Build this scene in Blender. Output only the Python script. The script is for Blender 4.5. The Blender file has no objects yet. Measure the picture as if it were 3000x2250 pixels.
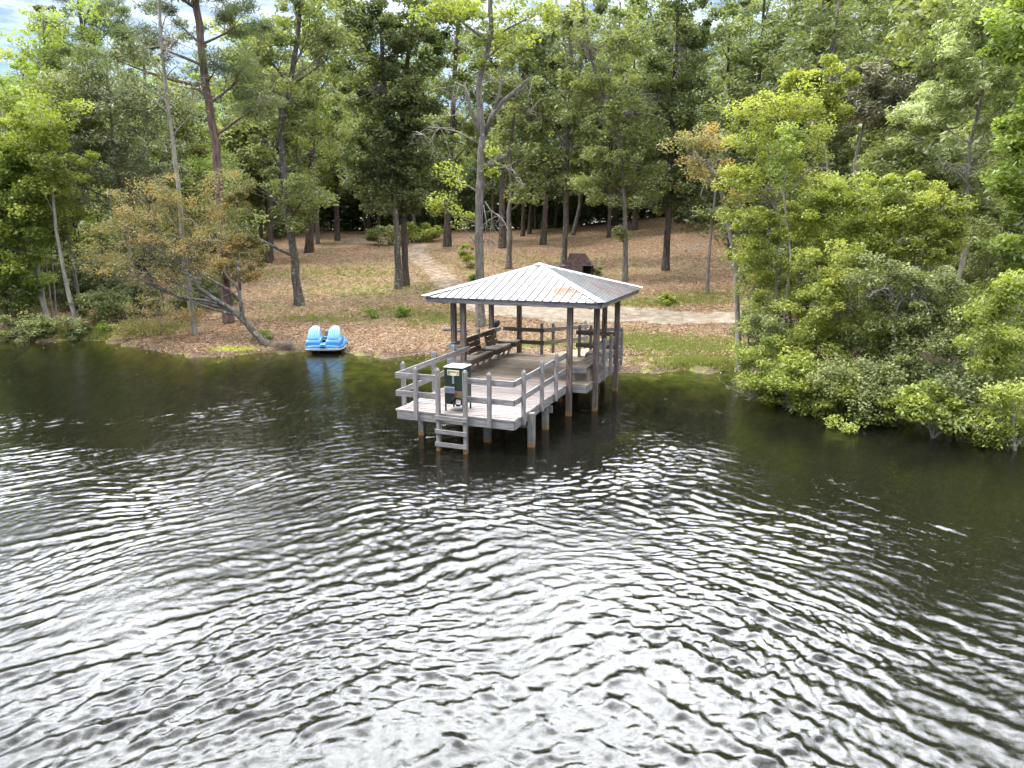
import bpy, math, random
import numpy as np
from mathutils import Vector, Matrix
S = bpy.context.scene
COL = S.collection
rad = math.radians
# ---------------------------------------------------------------- camera
CAMH, PITCH, FPX = 5.0, rad(12.187), 2095.4
cam = bpy.data.cameras.new('camera'); camo = bpy.data.objects.new('camera', cam); COL.objects.link(camo)
camo.location = (0, 0, CAMH); camo.rotation_euler = (rad(90)-PITCH, 0, 0)
cam.sensor_width = 36; cam.lens = 36*FPX/3000; cam.clip_end = 3000; cam.clip_start = .1
S.camera = camo
# ---------------------------------------------------------------- world and sun
SUN_EL, SUN_AZ = rad(60), rad(-105)     # azimuth from +Y (ahead), positive to the right
sdir = Vector((math.sin(SUN_AZ)*math.cos(SUN_EL), math.cos(SUN_AZ)*math.cos(SUN_EL), math.sin(SUN_EL)))
W = bpy.data.worlds.new('World'); S.world = W; W.use_nodes = True
nt = W.node_tree; nt.nodes.clear()
def N(nt, t, **k):
    n = nt.nodes.new(t)
    for a, b in k.items(): setattr(n, a, b)
    return n
def L(nt, a, b): nt.links.new(a, b)
def ramp(nt, fac, stops, interp='LINEAR'):
    r = N(nt, 'ShaderNodeValToRGB'); r.color_ramp.interpolation = interp
    e = r.color_ramp.elements
    while len(e) < len(stops): e.new(.5)
    for i, (p, c) in enumerate(stops):
        e[i].position = p; e[i].color = (c, c, c, 1) if isinstance(c, (int, float)) else (*c, 1)
    L(nt, fac, r.inputs[0]); return r.outputs[0]
def math_(nt, op, a, b=None, clamp=False):
    m = N(nt, 'ShaderNodeMath', operation=op, use_clamp=clamp)
    for i, x in enumerate((a, b)):
        if x is None: continue
        if isinstance(x, (int, float)): m.inputs[i].default_value = x
        else: L(nt, x, m.inputs[i])
    return m.outputs[0]
def mix(nt, f, a, b, typ='MIX'):
    m = N(nt, 'ShaderNodeMix', data_type='RGBA', blend_type=typ)
    for i, x in ((0, f), (6, a), (7, b)):
        if isinstance(x, (int, float)): m.inputs[i].default_value = x
        elif isinstance(x, tuple): m.inputs[i].default_value = (*x, 1)
        else: L(nt, x, m.inputs[i])
    return m.outputs[2]
def noise(nt, vec, scale, detail=4, rough=.55, dist=0):
    n = N(nt, 'ShaderNodeTexNoise'); n.inputs['Scale'].default_value = scale
    n.inputs['Detail'].default_value = detail; n.inputs['Roughness'].default_value = rough
    n.inputs['Distortion'].default_value = dist
    if vec is not None: L(nt, vec, n.inputs['Vector'])
    return n
sky = N(nt, 'ShaderNodeTexSky', sky_type='NISHITA', sun_disc=False)
sky.sun_elevation = SUN_EL; sky.sun_rotation = SUN_AZ; sky.air_density = 1.0; sky.dust_density = .1; sky.ozone_density = 3.5
tc = N(nt, 'ShaderNodeTexCoord')
nrm = N(nt, 'ShaderNodeVectorMath', operation='NORMALIZE'); L(nt, tc.outputs['Generated'], nrm.inputs[0])
sep = N(nt, 'ShaderNodeSeparateXYZ'); L(nt, nrm.outputs[0], sep.inputs[0])
zz = math_(nt, 'MAXIMUM', sep.outputs[2], .06)
div = N(nt, 'ShaderNodeCombineXYZ')
L(nt, math_(nt, 'DIVIDE', sep.outputs[0], zz), div.inputs[0]); L(nt, math_(nt, 'DIVIDE', sep.outputs[1], zz), div.inputs[1])
cn = noise(nt, div.outputs[0], .85, 9, .6, .3)
dt = N(nt, 'ShaderNodeVectorMath', operation='DOT_PRODUCT'); L(nt, nrm.outputs[0], dt.inputs[0]); dt.inputs[1].default_value = (-.02, .79, .61)
glow = ramp(nt, dt.outputs['Value'], [(.55, 0), (.74, .45), (.90, .80), (1, .84)], 'LINEAR')
cov = ramp(nt, math_(nt, 'ADD', cn.outputs[0], math_(nt, 'MULTIPLY', glow, .10)), [(.44, .15), (.57, 1)])
cov = math_(nt, 'MULTIPLY', cov, ramp(nt, sep.outputs[2], [(.02, .12), (.27, .35), (.36, 1)]))
elev = ramp(nt, sep.outputs[2], [(.33, .02), (.46, 1), (.70, 1), (.90, .30)])
cb = math_(nt, 'ADD', math_(nt, 'MULTIPLY', math_(nt, 'MULTIPLY', glow, elev), 14.0), ramp(nt, sep.outputs[2], [(.10, .40), (.30, 1.5), (.6, 3.0)]))
cn2 = noise(nt, div.outputs[0], 3.4, 8, .68, .3)
cb = math_(nt, 'MULTIPLY', cb, ramp(nt, cn2.outputs[0], [(.38, .32), (.58, 1.3)]))
bg1 = N(nt, 'ShaderNodeBackground'); L(nt, sky.outputs[0], bg1.inputs[0]); bg1.inputs[1].default_value = .12
bg2 = N(nt, 'ShaderNodeBackground'); bg2.inputs[0].default_value = (.93, .965, 1, 1); L(nt, cb, bg2.inputs[1])
mx = N(nt, 'ShaderNodeMixShader'); L(nt, cov, mx.inputs[0]); L(nt, bg1.outputs[0], mx.inputs[1]); L(nt, bg2.outputs[0], mx.inputs[2])
out = N(nt, 'ShaderNodeOutputWorld'); L(nt, mx.outputs[0], out.inputs[0])
sl = bpy.data.lights.new('sun', 'SUN'); sl.energy = 2.3; sl.angle = rad(9); sl.color = (1, .96, .88)
so = bpy.data.objects.new('sun', sl); COL.objects.link(so)
so.rotation_euler = sdir.to_track_quat('Z', 'Y').to_euler()
S.view_settings.view_transform = 'Standard'; S.view_settings.look = 'None'
S.view_settings.exposure = 0.72; S.view_settings.gamma = 1
cy = S.cycles
cy.max_bounces = 6; cy.diffuse_bounces = 3; cy.glossy_bounces = 3; cy.transmission_bounces = 4
cy.transparent_max_bounces = 8; cy.caustics_reflective = False; cy.caustics_refractive = False
cy.sample_clamp_indirect = 6; cy.use_denoising = True
# ---------------------------------------------------------------- helpers
def tag(o, label=None, cat=None, group=None, kind=None):
    if label: o['label'] = label
    if cat: o['category'] = cat
    if group: o['group'] = group
    if kind: o['kind'] = kind
    return o
def empty(name, loc=(0, 0, 0), rz=0):
    o = bpy.data.objects.new(name, None); COL.objects.link(o); o.location = loc; o.rotation_euler = (0, 0, rz)
    o.empty_display_size = .3; return o
def mesh_np(name, V, F, mat, parent=None, attrs=None, smooth=False, k=4):
    """V (n,3), F (m,k) numpy arrays -> one mesh object"""
    me = bpy.data.meshes.new(name)
    me.vertices.add(len(V)); me.vertices.foreach_set('co', np.ascontiguousarray(V, np.float32).ravel())
    m = len(F); me.loops.add(m*k); me.loops.foreach_set('vertex_index', np.ascontiguousarray(F, np.int32).ravel())
    me.polygons.add(m); me.polygons.foreach_set('loop_start', np.arange(0, m*k, k, dtype=np.int32))
    me.polygons.foreach_set('use_smooth', np.full(m, smooth))
    for an, (dom, arr) in (attrs or {}).items():
        a = me.attributes.new(an, 'FLOAT', dom); a.data.foreach_set('value', np.ascontiguousarray(arr, np.float32))
    me.materials.append(mat); me.update(calc_edges=True)
    o = bpy.data.objects.new(name, me); COL.objects.link(o); o.parent = parent
    return o
class MB:
    """collects boards, bars and tubes; build() links them as one mesh object"""
    def __init__(s): s.v = []; s.f = []; s.uv = []; s.sm = []
    def quad(s, ids, uvs, sm=False): s.f.append(ids); s.uv.append(uvs); s.sm.append(sm)
    def board(s, p0, p1, w, h, up=(0, 0, 1), cham=0.0, taper=1.0):
        """box from p0 to p1, w across (side), h along up; UV runs along the grain"""
        p0 = Vector(p0); p1 = Vector(p1); d = (p1-p0); ln = d.length; d.normalize()
        up = Vector(up)
        if abs(d.dot(up)) > .99: up = Vector((0, 1, 0))
        side = d.cross(up).normalized(); up = side.cross(d).normalized()
        b = len(s.v); ou, ov = random.random()*50, random.random()*50
        for p, t in ((p0, 1), (p1, taper)):
            for a, c in ((-1, -1), (1, -1), (1, 1), (-1, 1)): s.v.append(p+side*(a*w/2*t)+up*(c*h/2*t))
        wd = (w, h, w, h); acc = 0
        for i in range(4):
            j = (i+1) % 4
            s.quad((b+i, b+j, b+4+j, b+4+i), [(ou, ov+acc), (ou, ov+acc+wd[i]), (ou+ln, ov+acc+wd[i]), (ou+ln, ov+acc)])
            acc += wd[i]+.37
        s.quad((b+3, b+2, b+1, b), [(ou, ov), (ou+.02, ov+w), (ou+.03, ov+w), (ou, ov)])
        s.quad((b+4, b+5, b+6, b+7), [(ou, ov), (ou+.02, ov+w), (ou+.03, ov+w), (ou, ov)])
        return s
    def box(s, x0, x1, y0, y1, z0, z1):
        if (x1-x0) >= (y1-y0) and (x1-x0) >= (z1-z0):
            return s.board((x0, (y0+y1)/2, (z0+z1)/2), (x1, (y0+y1)/2, (z0+z1)/2), y1-y0, z1-z0)
        if (y1-y0) >= (z1-z0):
            return s.board(((x0+x1)/2, y0, (z0+z1)/2), ((x0+x1)/2, y1, (z0+z1)/2), x1-x0, z1-z0)
        return s.board(((x0+x1)/2, (y0+y1)/2, z0), ((x0+x1)/2, (y0+y1)/2, z1), x1-x0, y1-y0)
    def tube(s, pts, rr, n=6, cap=True):
        pts = [Vector(p) for p in pts]; b = len(s.v); ref = Vector((.31, .17, .93)); acc = 0; ou = random.random()*20
        for i, p in enumerate(pts):
            d = (pts[min(i+1, len(pts)-1)]-pts[max(i-1, 0)])
            if d.length < 1e-6: d = Vector((0, 0, 1))
            d.normalize(); a = d.cross(ref)
            if a.length < .05: a = d.cross(Vector((1, 0, 0)))
            a.normalize(); c = d.cross(a)
            r = rr[i] if hasattr(rr, '__len__') else rr
            for k in range(n):
                t = 2*math.pi*k/n; s.v.append(p+a*(r*math.cos(t))+c*(r*math.sin(t)))
        for i in range(len(pts)-1):
            ln = (pts[i+1]-pts[i]).length
            for k in range(n):
                k2 = (k+1) % n; q = b+i*n
                s.quad((q+k, q+k2, q+n+k2, q+n+k), [(ou+acc, k/n), (ou+acc, (k+1)/n), (ou+acc+ln, (k+1)/n), (ou+acc+ln, k/n)], True)
            acc += ln
        if cap:
            e = b+(len(pts)-1)*n
            s.quad(tuple(range(b+n-1, b-1, -1)), [(0, 0)]*n); s.quad(tuple(range(e, e+n)), [(0, 0)]*n)
        return s
    def poly(s, pts, uvs=None, sm=False):
        b = len(s.v); s.v += [Vector(p) for p in pts]
        s.quad(tuple(range(b, b+len(pts))), uvs or [(p[0], p[1]) for p in pts], sm); return s
    def build(s, name, mat, parent=None, bevel=0):
        me = bpy.data.meshes.new(name); me.from_pydata([tuple(v) for v in s.v], [], s.f); me.materials.append(mat)
        uv = me.uv_layers.new(name='UVMap'); flat = [c for u in s.uv for p in u for c in p]
        uv.data.foreach_set('uv', flat); me.polygons.foreach_set('use_smooth', s.sm)
        me.update(); o = bpy.data.objects.new(name, me); COL.objects.link(o); o.parent = parent
        if bevel:
            m = o.modifiers.new('bevel', 'BEVEL'); m.width = bevel; m.segments = 1; m.limit_method = 'ANGLE'
        return o
def prism(mb, xz, y0, y1):
    """outline in x,z pushed along y"""
    n = len(xz); a = [(x, y0, z) for x, z in xz]; b = [(x, y1, z) for x, z in xz]
    i0 = len(mb.v); mb.v += [Vector(p) for p in a+b]
    mb.quad(tuple(range(i0, i0+n)), [(0, 0)]*n); mb.quad(tuple(range(i0+2*n-1, i0+n-1, -1)), [(0, 0)]*n)
    for k in range(n):
        j = (k+1) % n; mb.quad((i0+j, i0+k, i0+n+k, i0+n+j), [(0, 0), (0, .1), (.3, .1), (.3, 0)])
    return mb
# pixel of the photograph -> point on a level / on the terrain / at a distance
def ray(px, py):
    a = (px-1500)/FPX; b = (py-1125)/FPX
    return Vector((a, math.cos(PITCH)-b*math.sin(PITCH), -math.sin(PITCH)-b*math.cos(PITCH)))
def onz(px, py, z):
    d = ray(px, py); t = (z-CAMH)/d.z; return Vector((d.x*t, d.y*t, z))
def atY(px, py, Y):
    d = ray(px, py); t = Y/d.y; return Vector((d.x*t, Y, CAMH+d.z*t))
# ---------------------------------------------------------------- materials
def newmat(name, rough=.8, spec=.25):
    m = bpy.data.materials.new(name); m.use_nodes = True; nt = m.node_tree
    p = nt.nodes['Principled BSDF']; p.inputs['Roughness'].default_value = rough
    p.inputs['Specular IOR Level'].default_value = spec
    return m, nt, p
def flat(name, c, rough=.6, metal=0, spec=.4, var=.12, sc=9):
    m, nt, p = newmat(name, rough, spec); p.inputs['Metallic'].default_value = metal
    t = N(nt, 'ShaderNodeTexCoord'); n = noise(nt, t.outputs['Object'], sc, 5)
    L(nt, mix(nt, ramp(nt, n.outputs[0], [(.3, 0), (.7, 1)]), tuple(x*(1-var) for x in c), tuple(min(1, x*(1+var)) for x in c)), p.inputs['Base Color'])
    return m
def wood(name, dark, mid, light, stain=False, moss=0.0):
    m, nt, p = newmat(name, .82, .2)
    uv = N(nt, 'ShaderNodeUVMap'); mp = N(nt, 'ShaderNodeMapping'); L(nt, uv.outputs[0], mp.inputs[0])
    mp.inputs['Scale'].default_value = (1.6, 30, 1)
    n = noise(nt, mp.outputs[0], 1.3, 8, .62, .6)
    c = ramp(nt, n.outputs[0], [(.26, dark), (.46, mid), (.68, light)])
    mp2 = N(nt, 'ShaderNodeMapping'); L(nt, uv.outputs[0], mp2.inputs[0]); mp2.inputs['Scale'].default_value = (2.2, 5, 1)
    n2 = noise(nt, mp2.outputs[0], 1.1, 4, .6, 1.2)
    c = mix(nt, ramp(nt, n2.outputs[0], [(.48, 0), (.72, .55)]), c, tuple(x*.55 for x in mid))
    g = N(nt, 'ShaderNodeNewGeometry')
    ri = g.outputs['Random Per Island']
    c = mix(nt, 1.0, c, ramp(nt, ri, [(0, (.80, .78, .78)), (.5, (1, .97, .95)), (1, (1.1, 1.08, 1.1))]), 'MULTIPLY')
    vo = N(nt, 'ShaderNodeTexVoronoi'); mp3 = N(nt, 'ShaderNodeMapping'); L(nt, uv.outputs[0], mp3.inputs[0]); mp3.inputs['Scale'].default_value = (1.7, 5.5, 1)
    L(nt, mp3.outputs[0], vo.inputs['Vector']); vo.inputs['Scale'].default_value = 1.0
    c = mix(nt, ramp(nt, vo.outputs['Distance'], [(.05, .75), (.11, 0)]), c, (.10, .055, .035))
    if stain:
        sx = N(nt, 'ShaderNodeSeparateXYZ'); L(nt, g.outputs['Position'], sx.inputs[0])
        wob = noise(nt, g.outputs['Position'], 3.5, 5)
        z = math_(nt, 'ADD', sx.outputs[2], math_(nt, 'MULTIPLY', math_(nt, 'SUBTRACT', wob.outputs[0], .45), .16))
        c = mix(nt, ramp(nt, z, [(.0, 0), (.10, 1), (.125, 0)], 'LINEAR'), c, (.24, .14, .065))
        c = mix(nt, ramp(nt, z, [(.085, 1), (.105, 0)]), c, (.26, .15, .07))
        c = mix(nt, ramp(nt, z, [(.105, 0), (.15, .5), (.30, 0)]), c, (.12, .09, .06))
    L(nt, c, p.inputs['Base Color'])
    bm = N(nt, 'ShaderNodeBump'); bm.inputs['Strength'].default_value = .5; bm.inputs['Distance'].default_value = .006
    L(nt, n.outputs[0], bm.inputs['Height']); L(nt, bm.outputs[0], p.inputs['Normal'])
    return m
M = {}
M['wood_rail'] = wood('weathered_wood', (.075, .06, .055), (.21, .195, .188), (.36, .35, .342))
M['wood_pile'] = wood('pile_wood', (.08, .065, .055), (.20, .185, .17), (.35, .34, .325), stain=True)
M['wood_post'] = wood('roof_post_wood', (.045, .027, .02), (.13, .092, .075), (.28, .245, .225), stain=True)
M['wood_deck'] = wood('deck_wood', (.15, .12, .11), (.29, .255, .24), (.385, .35, .335))
M['wood_deck2'] = wood('sheltered_deck_wood', (.20, .155, .115), (.34, .275, .205), (.44, .37, .29))
M['wood_new'] = wood('new_plank_wood', (.42, .32, .18), (.58, .46, .28), (.68, .56, .38))
M['wood_dark'] = wood('dark_bench_wood', (.055, .038, .03), (.12, .088, .07), (.20, .155, .125))
M['wood_seat'] = wood('seat_wood', (.17, .13, .10), (.30, .25, .20), (.42, .36, .30))
def bark(name, dark, light, spots=0.0, scale=9, zs=.22, spotc=(.48, .48, .44)):
    m, nt, p = newmat(name, .9, .15)
    t = N(nt, 'ShaderNodeTexCoord'); mp = N(nt, 'ShaderNodeMapping'); L(nt, t.outputs['Object'], mp.inputs[0]); mp.inputs['Scale'].default_value = (1, 1, zs)
    n = noise(nt, mp.outputs[0], scale, 6, .65, .4)
    c = ramp(nt, n.outputs[0], [(.32, dark), (.62, light)])
    if spots:
        n2 = noise(nt, t.outputs['Object'], 5.5, 5, .7)
        c = mix(nt, ramp(nt, n2.outputs[0], [(.66-spots*.08, 0), (.70-spots*.08, .6)]), c, spotc)
    L(nt, c, p.inputs['Base Color'])
    bm = N(nt, 'ShaderNodeBump'); bm.inputs['Strength'].default_value = .9; bm.inputs['Distance'].default_value = .04
    L(nt, n.outputs[0], bm.inputs['Height']); L(nt, bm.outputs[0], p.inputs['Normal'])
    return m
M['bark_dark'] = bark('dark_bark', (.035, .028, .023), (.13, .105, .09), .3)
M['bark_grey'] = bark('grey_bark', (.08, .068, .058), (.24, .21, .19), .6)
M['bark_spot'] = bark('lichen_bark', (.05, .042, .036), (.17, .15, .13), 1.0)
M['bark_pine'] = bark('pine_bark', (.07, .042, .035), (.24, .165, .14), 0, 12, .15)
M['bark_pale'] = bark('pale_bark', (.16, .14, .115), (.38, .34, .29), .5)
M['bark_red'] = bark('young_bark', (.12, .09, .07), (.30, .25, .20), .2)
def leafmat(name, stops, trans=.35, rough=.5):
    m = bpy.data.materials.new(name); m.use_nodes = True; nt = m.node_tree; nt.nodes.clear()
    a = N(nt, 'ShaderNodeAttribute', attribute_name='tint')
    c = ramp(nt, a.outputs['Fac'], stops)
    d = N(nt, 'ShaderNodeBsdfDiffuse'); L(nt, c, d.inputs[0])
    t = N(nt, 'ShaderNodeBsdfTranslucent'); L(nt, mix(nt, 1.0, c, (1.25, 1.3, .65), 'MULTIPLY'), t.inputs[0])
    m1 = N(nt, 'ShaderNodeMixShader'); m1.inputs[0].default_value = trans; L(nt, d.outputs[0], m1.inputs[1]); L(nt, t.outputs[0], m1.inputs[2])
    g = N(nt, 'ShaderNodeBsdfGlossy'); g.inputs['Roughness'].default_value = rough; g.inputs[0].default_value = (.8, .85, .8, 1)
    m2 = N(nt, 'ShaderNodeMixShader'); m2.inputs[0].default_value = .045; L(nt, m1.outputs[0], m2.inputs[1]); L(nt, g.outputs[0], m2.inputs[2])
    o = N(nt, 'ShaderNodeOutputMaterial'); L(nt, m2.outputs[0], o.inputs[0]); return m
LM = {
 'oak':    leafmat('oak_leaves', [(0, (.105, .125, .05)), (.5, (.205, .235, .09)), (1, (.34, .365, .15))], .42),
 'dark':   leafmat('dark_leaves', [(0, (.075, .095, .045)), (.5, (.145, .175, .075)), (1, (.25, .28, .12))], .36),
 'bright': leafmat('spring_leaves', [(0, (.13, .18, .045)), (.5, (.24, .31, .07)), (1, (.38, .44, .12))], .45),
 'olive':  leafmat('olive_leaves', [(0, (.12, .135, .05)), (.5, (.22, .245, .09)), (1, (.34, .36, .15))]),
 'grey':   leafmat('greygreen_leaves', [(0, (.10, .115, .065)), (.5, (.19, .215, .12)), (1, (.36, .37, .25))], .25, .35),
 'yellow': leafmat('yellowgreen_leaves', [(0, (.15, .175, .035)), (.5, (.30, .33, .065)), (1, (.47, .48, .12))], .42),
 'lime':   leafmat('lime_leaves', [(0, (.15, .185, .035)), (.5, (.29, .335, .06)), (1, (.44, .47, .11))], .42),
 'orange': leafmat('rusty_leaves', [(0, (.17, .165, .07)), (.55, (.31, .27, .11)), (.82, (.42, .31, .13)), (1, (.50, .30, .13))], .35),
 'magnolia': leafmat('magnolia_leaves', [(0, (.14, .17, .06)), (.5, (.32, .37, .15)), (1, (.58, .62, .38))], .3, .3),
 'bronze': leafmat('bronze_leaves', [(0, (.09, .085, .055)), (.5, (.20, .19, .13)), (1, (.44, .42, .33))], .2, .3),
 'pine':   leafmat('pine_needles', [(0, (.09, .115, .05)), (.5, (.17, .205, .085)), (1, (.28, .31, .14))], .25),
 'twig':   leafmat('bare_twigs', [(0, (.14, .11, .09)), (1, (.34, .29, .25))], .1),
 'litter': leafmat('dead_leaves', [(0, (.11, .06, .035)), (.45, (.29, .165, .095)), (.8, (.41, .27, .175)), (1, (.54, .42, .33))], .15),
 'grass':  leafmat('grass_blades', [(0, (.12, .14, .035)), (.5, (.23, .26, .065)), (1, (.37, .36, .12))], .4),
}
# ---------------------------------------------------------------- terrain
shore_px = [(60, 1000), (250, 998), (330, 1003), (390, 1015), (450, 1030), (520, 1040), (640, 1048), (700, 1042), (780, 1034), (880, 1030), (955, 1030), (1030, 1036), (1110, 1045), (1200, 1043),
            (1300, 1040), (1500, 1060), (1700, 1085), (1850, 1092), (1920, 1096), (1985, 1086), (2030, 1085), (2100, 1090), (2160, 1088), (2230, 1098), (2290, 1115), (2370, 1135), (2560, 1160), (2700, 1190), (2850, 1210), (3000, 1230)]
SH = [onz(x, y, 0) for x, y in shore_px]
SHX = [(-400, 60), (-120, 38), (-60, 33), (-34, 33.5)] + [(p.x, p.y) for p in SH] + [(17, 11), (24, 5), (40, -20), (70, -80), (400, -300)]
SA = np.array(SHX[:-1], float); SB = np.array(SHX[1:], float)
def shore_dist(X, Y):
    """signed distance to the water's edge, positive on land"""
    X = np.asarray(X, float).ravel(); Y = np.asarray(Y, float).ravel(); best = np.full(X.shape, 1e9); sg = np.ones(X.shape)
    for a, b in zip(SA, SB):
        d = b-a; t = np.clip(((X-a[0])*d[0]+(Y-a[1])*d[1])/(d@d), 0, 1)
        dx = X-a[0]-t*d[0]; dy = Y-a[1]-t*d[1]; dist = np.hypot(dx, dy)
        cr = d[0]*(Y-a[1])-d[1]*(X-a[0]); m = dist < best-1e-9
        best = np.where(m, dist, best); sg = np.where(m, np.where(cr > 0, 1, -1), sg)
    return best*sg
def sst(x, a, b): t = np.clip((x-a)/(b-a), 0, 1); return t*t*(3-2*t)
bar = onz(1880, 1245, -.3)
def hfun(X, Y):
    X = np.asarray(X, float).ravel(); Y = np.asarray(Y, float).ravel(); s = shore_dist(X, Y)
    wob = .25*np.sin(X*1.7+Y*.6)+.2*np.sin(X*3.9-Y*1.3+1)+.12*np.sin(X*7.3+2); s2 = s+wob*np.exp(-(s/2.5)**2)
    slope = .066+.030*sst(X, 0, 22)
    land = .02+.20*sst(s2, 0, .7)+.034*np.clip(s2, 0, 60)*.9+slope*np.clip(np.minimum(Y-32, s2+4), 0, 48)
    land += .05*np.sin(X*.5+Y*.23)*sst(s2, 2, 8)+.04*np.sin(X*1.1-Y*.7)*sst(s2, 2, 8)
    land -= .03*np.clip(Y-84, 0, 60)
    shelf = sst(X, -10, -6)*(1-sst(X, 8, 11))*sst(Y, 22, 24)
    d = np.clip(-s2, 0, 100)
    bed = -(1-shelf)*np.clip(.05+.55*d, 0, 3)-shelf*(.03+.085*d+.5*np.clip(d-3.4, 0, 5))
    bed = np.maximum(bed, -3)
    r = np.hypot((X-bar.x)/1.3, (Y-bar.y)/.55); bed = np.where(r < 1.6, np.maximum(bed, -.50-.75*np.clip(r-.35, 0, 2)-.05*np.sin(9*X+4*Y)), bed)
    return np.where(s2 > 0, land, bed)
def hz(x, y): return float(hfun([x], [y])[0])
def ground(px, py):
    d = ray(px, py); t = 14.0; o = Vector((0, 0, CAMH))
    ts = np.arange(14, 140, .25); h = hfun(d.x*ts, d.y*ts); z = CAMH+d.z*ts
    i = int(np.argmax(z <= h)) if (z <= h).any() else len(ts)-1
    t = ts[i]
    return Vector((d.x*t, d.y*t, float(h[i])))
def axis(segs):
    o = []
    for a, b, s in segs: o += list(np.arange(a, b, s))
    o.append(segs[-1][1]); return np.array(o)
tx = axis([(-420, -70, 25), (-70, -30, 1.6), (-30, 30, .28), (30, 70, 1.6), (70, 420, 25)])
ty = axis([(-300, 0, 20), (0, 12, 2), (12, 52, .28), (52, 92, .6), (92, 140, 3), (140, 500, 30)])
GX, GY = np.meshgrid(tx, ty); HZ = hfun(GX, GY)
sd = shore_dist(GX, GY).reshape(GX.shape)
def seg_mask(pts, X, Y, soft):
    best = np.zeros(X.shape)
    for (a, wa), (b, wb) in zip(pts[:-1], pts[1:]):
        a = np.array(a[:2]); b = np.array(b[:2]); d = b-a; t = np.clip(((X-a[0])*d[0]+(Y-a[1])*d[1])/(d@d), 0, 1)
        dist = np.hypot(X-a[0]-t*d[0], Y-a[1]-t*d[1]); w = wa+(wb-wa)*t
        best = np.maximum(best, 1-sst(dist, w*(1-soft), w*(1+soft)))
    return best
G = lambda x, y: tuple(ground(x, y))[:2]
p_main = [(G(1040, 706), 2.4), (G(1190, 712), 2.2), (G(1220, 750), 1.1), (G(1275, 790), 1.0), (G(1330, 840), 1.1), (G(1400, 885), 1.7), (G(1480, 905), 1.9), (G(1640, 918), 1.9), (G(1800, 922), 1.9), (G(1930, 930), 1.35), (G(2060, 935), 1.15), (G(2250, 930), 1.1)]
p_side = [(G(1840, 850), 1.1), (G(1960, 840), 1.6), (G(2020, 850), .6)]
wobm = .5*np.sin(GX*2.3+GY)+.3*np.sin(GX*5.1-GY*2.2)+.3*np.sin(GY*4.3+GX*1.7)
path = (.52+.48*sst(-GY, -42, -36))*np.maximum(seg_mask(p_main, GX+.15*wobm, GY+.15*wobm, .35), .45*seg_mask(p_side, GX, GY, .5))
def blob_mask(px, py, rx, ry):
    c = ground(px, py); return c.x, c.y, rx, ry
grass = np.zeros(GX.shape)
for px, py, rx, ry, a in [(2030, 1020, 3.0, 2.6, 1), (1900, 1000, 1.6, 2, .9), (2060, 1065, 2.0, .8, 1.2), (1140, 915, 3.0, 1.6, .5), (1290, 930, 1.8, 1, .5), (930, 935, 2.6, .9, .55), (1600, 1010, 2.5, 1.0, .9), (800, 900, 3, 2, .4),
                          (330, 975, 2.4, 1.3, 1.1), (420, 960, 2, 1.2, .9), (1100, 850, 5, 2.5, .55), (950, 800, 8, 4, .5), (1300, 800, 4, 3, .4), (1930, 880, 4, 1.1, .75), (2050, 870, 3, 2, .6), (1750, 800, 9, 3, .35), (1500, 760, 12, 4, .3), (690, 1026, .75, .35, 1.5), (150, 980, 4, 2, .6)]:
    c = ground(px, py); grass = np.maximum(grass, a*np.exp(-((GX-c.x)/rx)**2-((GY-c.y)/ry)**2))
moss = np.zeros(GX.shape); c = ground(690, 1026); moss = np.exp(-((GX-c.x)/.95)**4-((GY-c.y)/.42)**4)
ny, nx = GX.shape
V = np.stack([GX.ravel(), GY.ravel(), HZ], 1)
ii = (np.arange(ny-1)[:, None]*nx+np.arange(nx-1)[None]).ravel()
F = np.stack([ii, ii+1, ii+nx+1, ii+nx], 1)
mg, nt, p = newmat('ground', .95, .1)
geo = N(nt, 'ShaderNodeNewGeometry'); P_ = geo.outputs['Position']
def att(nt, n): return N(nt, 'ShaderNodeAttribute', attribute_name=n).outputs['Fac']
wp = noise(nt, P_, 3.0, 3); wv = N(nt, 'ShaderNodeVectorMath', operation='MULTIPLY_ADD'); L(nt, wp.outputs['Color'], wv.inputs[0]); wv.inputs[1].default_value = (.25, .25, 0); L(nt, P_, wv.inputs[2])
vo = N(nt, 'ShaderNodeTexVoronoi'); L(nt, wv.outputs[0], vo.inputs['Vector']); vo.inputs['Scale'].default_value = 9.5
vs = N(nt, 'ShaderNodeSeparateColor'); L(nt, vo.outputs['Color'], vs.inputs[0])
litter = ramp(nt, vs.outputs[0], [(0, (.07, .04, .025)), (.3, (.20, .11, .062)), (.6, (.31, .18, .105)), (.85, (.40, .265, .17)), (1, (.52, .40, .31))])
n1 = noise(nt, P_, .55, 5, .6); n2 = noise(nt, P_, 22, 5, .7); n3 = noise(nt, P_, 2.2, 5, .65)
litter = mix(nt, ramp(nt, n1.outputs[0], [(.35, 0), (.7, .7)]), litter, (.19, .14, .085))
litter = mix(nt, 1.0, litter, ramp(nt, n2.outputs[0], [(.3, .62), (.65, 1.15)]), 'MULTIPLY')
gcol = ramp(nt, n2.outputs[0], [(.3, (.09, .11, .025)), (.5, (.18, .20, .045)), (.7, (.31, .30, .085))])
gm = math_(nt, 'ADD', math_(nt, 'MULTIPLY', att(nt, 'grass'), .62), math_(nt, 'MULTIPLY', math_(nt, 'SUBTRACT', n3.outputs[0], .54), 2.3))
gm2 = math_(nt, 'ADD', math_(nt, 'MULTIPLY', math_(nt, 'ADD', gm, math_(nt, 'MULTIPLY', n2.outputs[0], .5)), 1.0), -.18)
c = mix(nt, ramp(nt, gm2, [(.18, 0), (.50, .9)]), litter, gcol)
sand = ramp(nt, n3.outputs[0], [(.3, (.24, .18, .125)), (.5, (.36, .295, .225)), (.7, (.50, .44, .37))])
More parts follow.
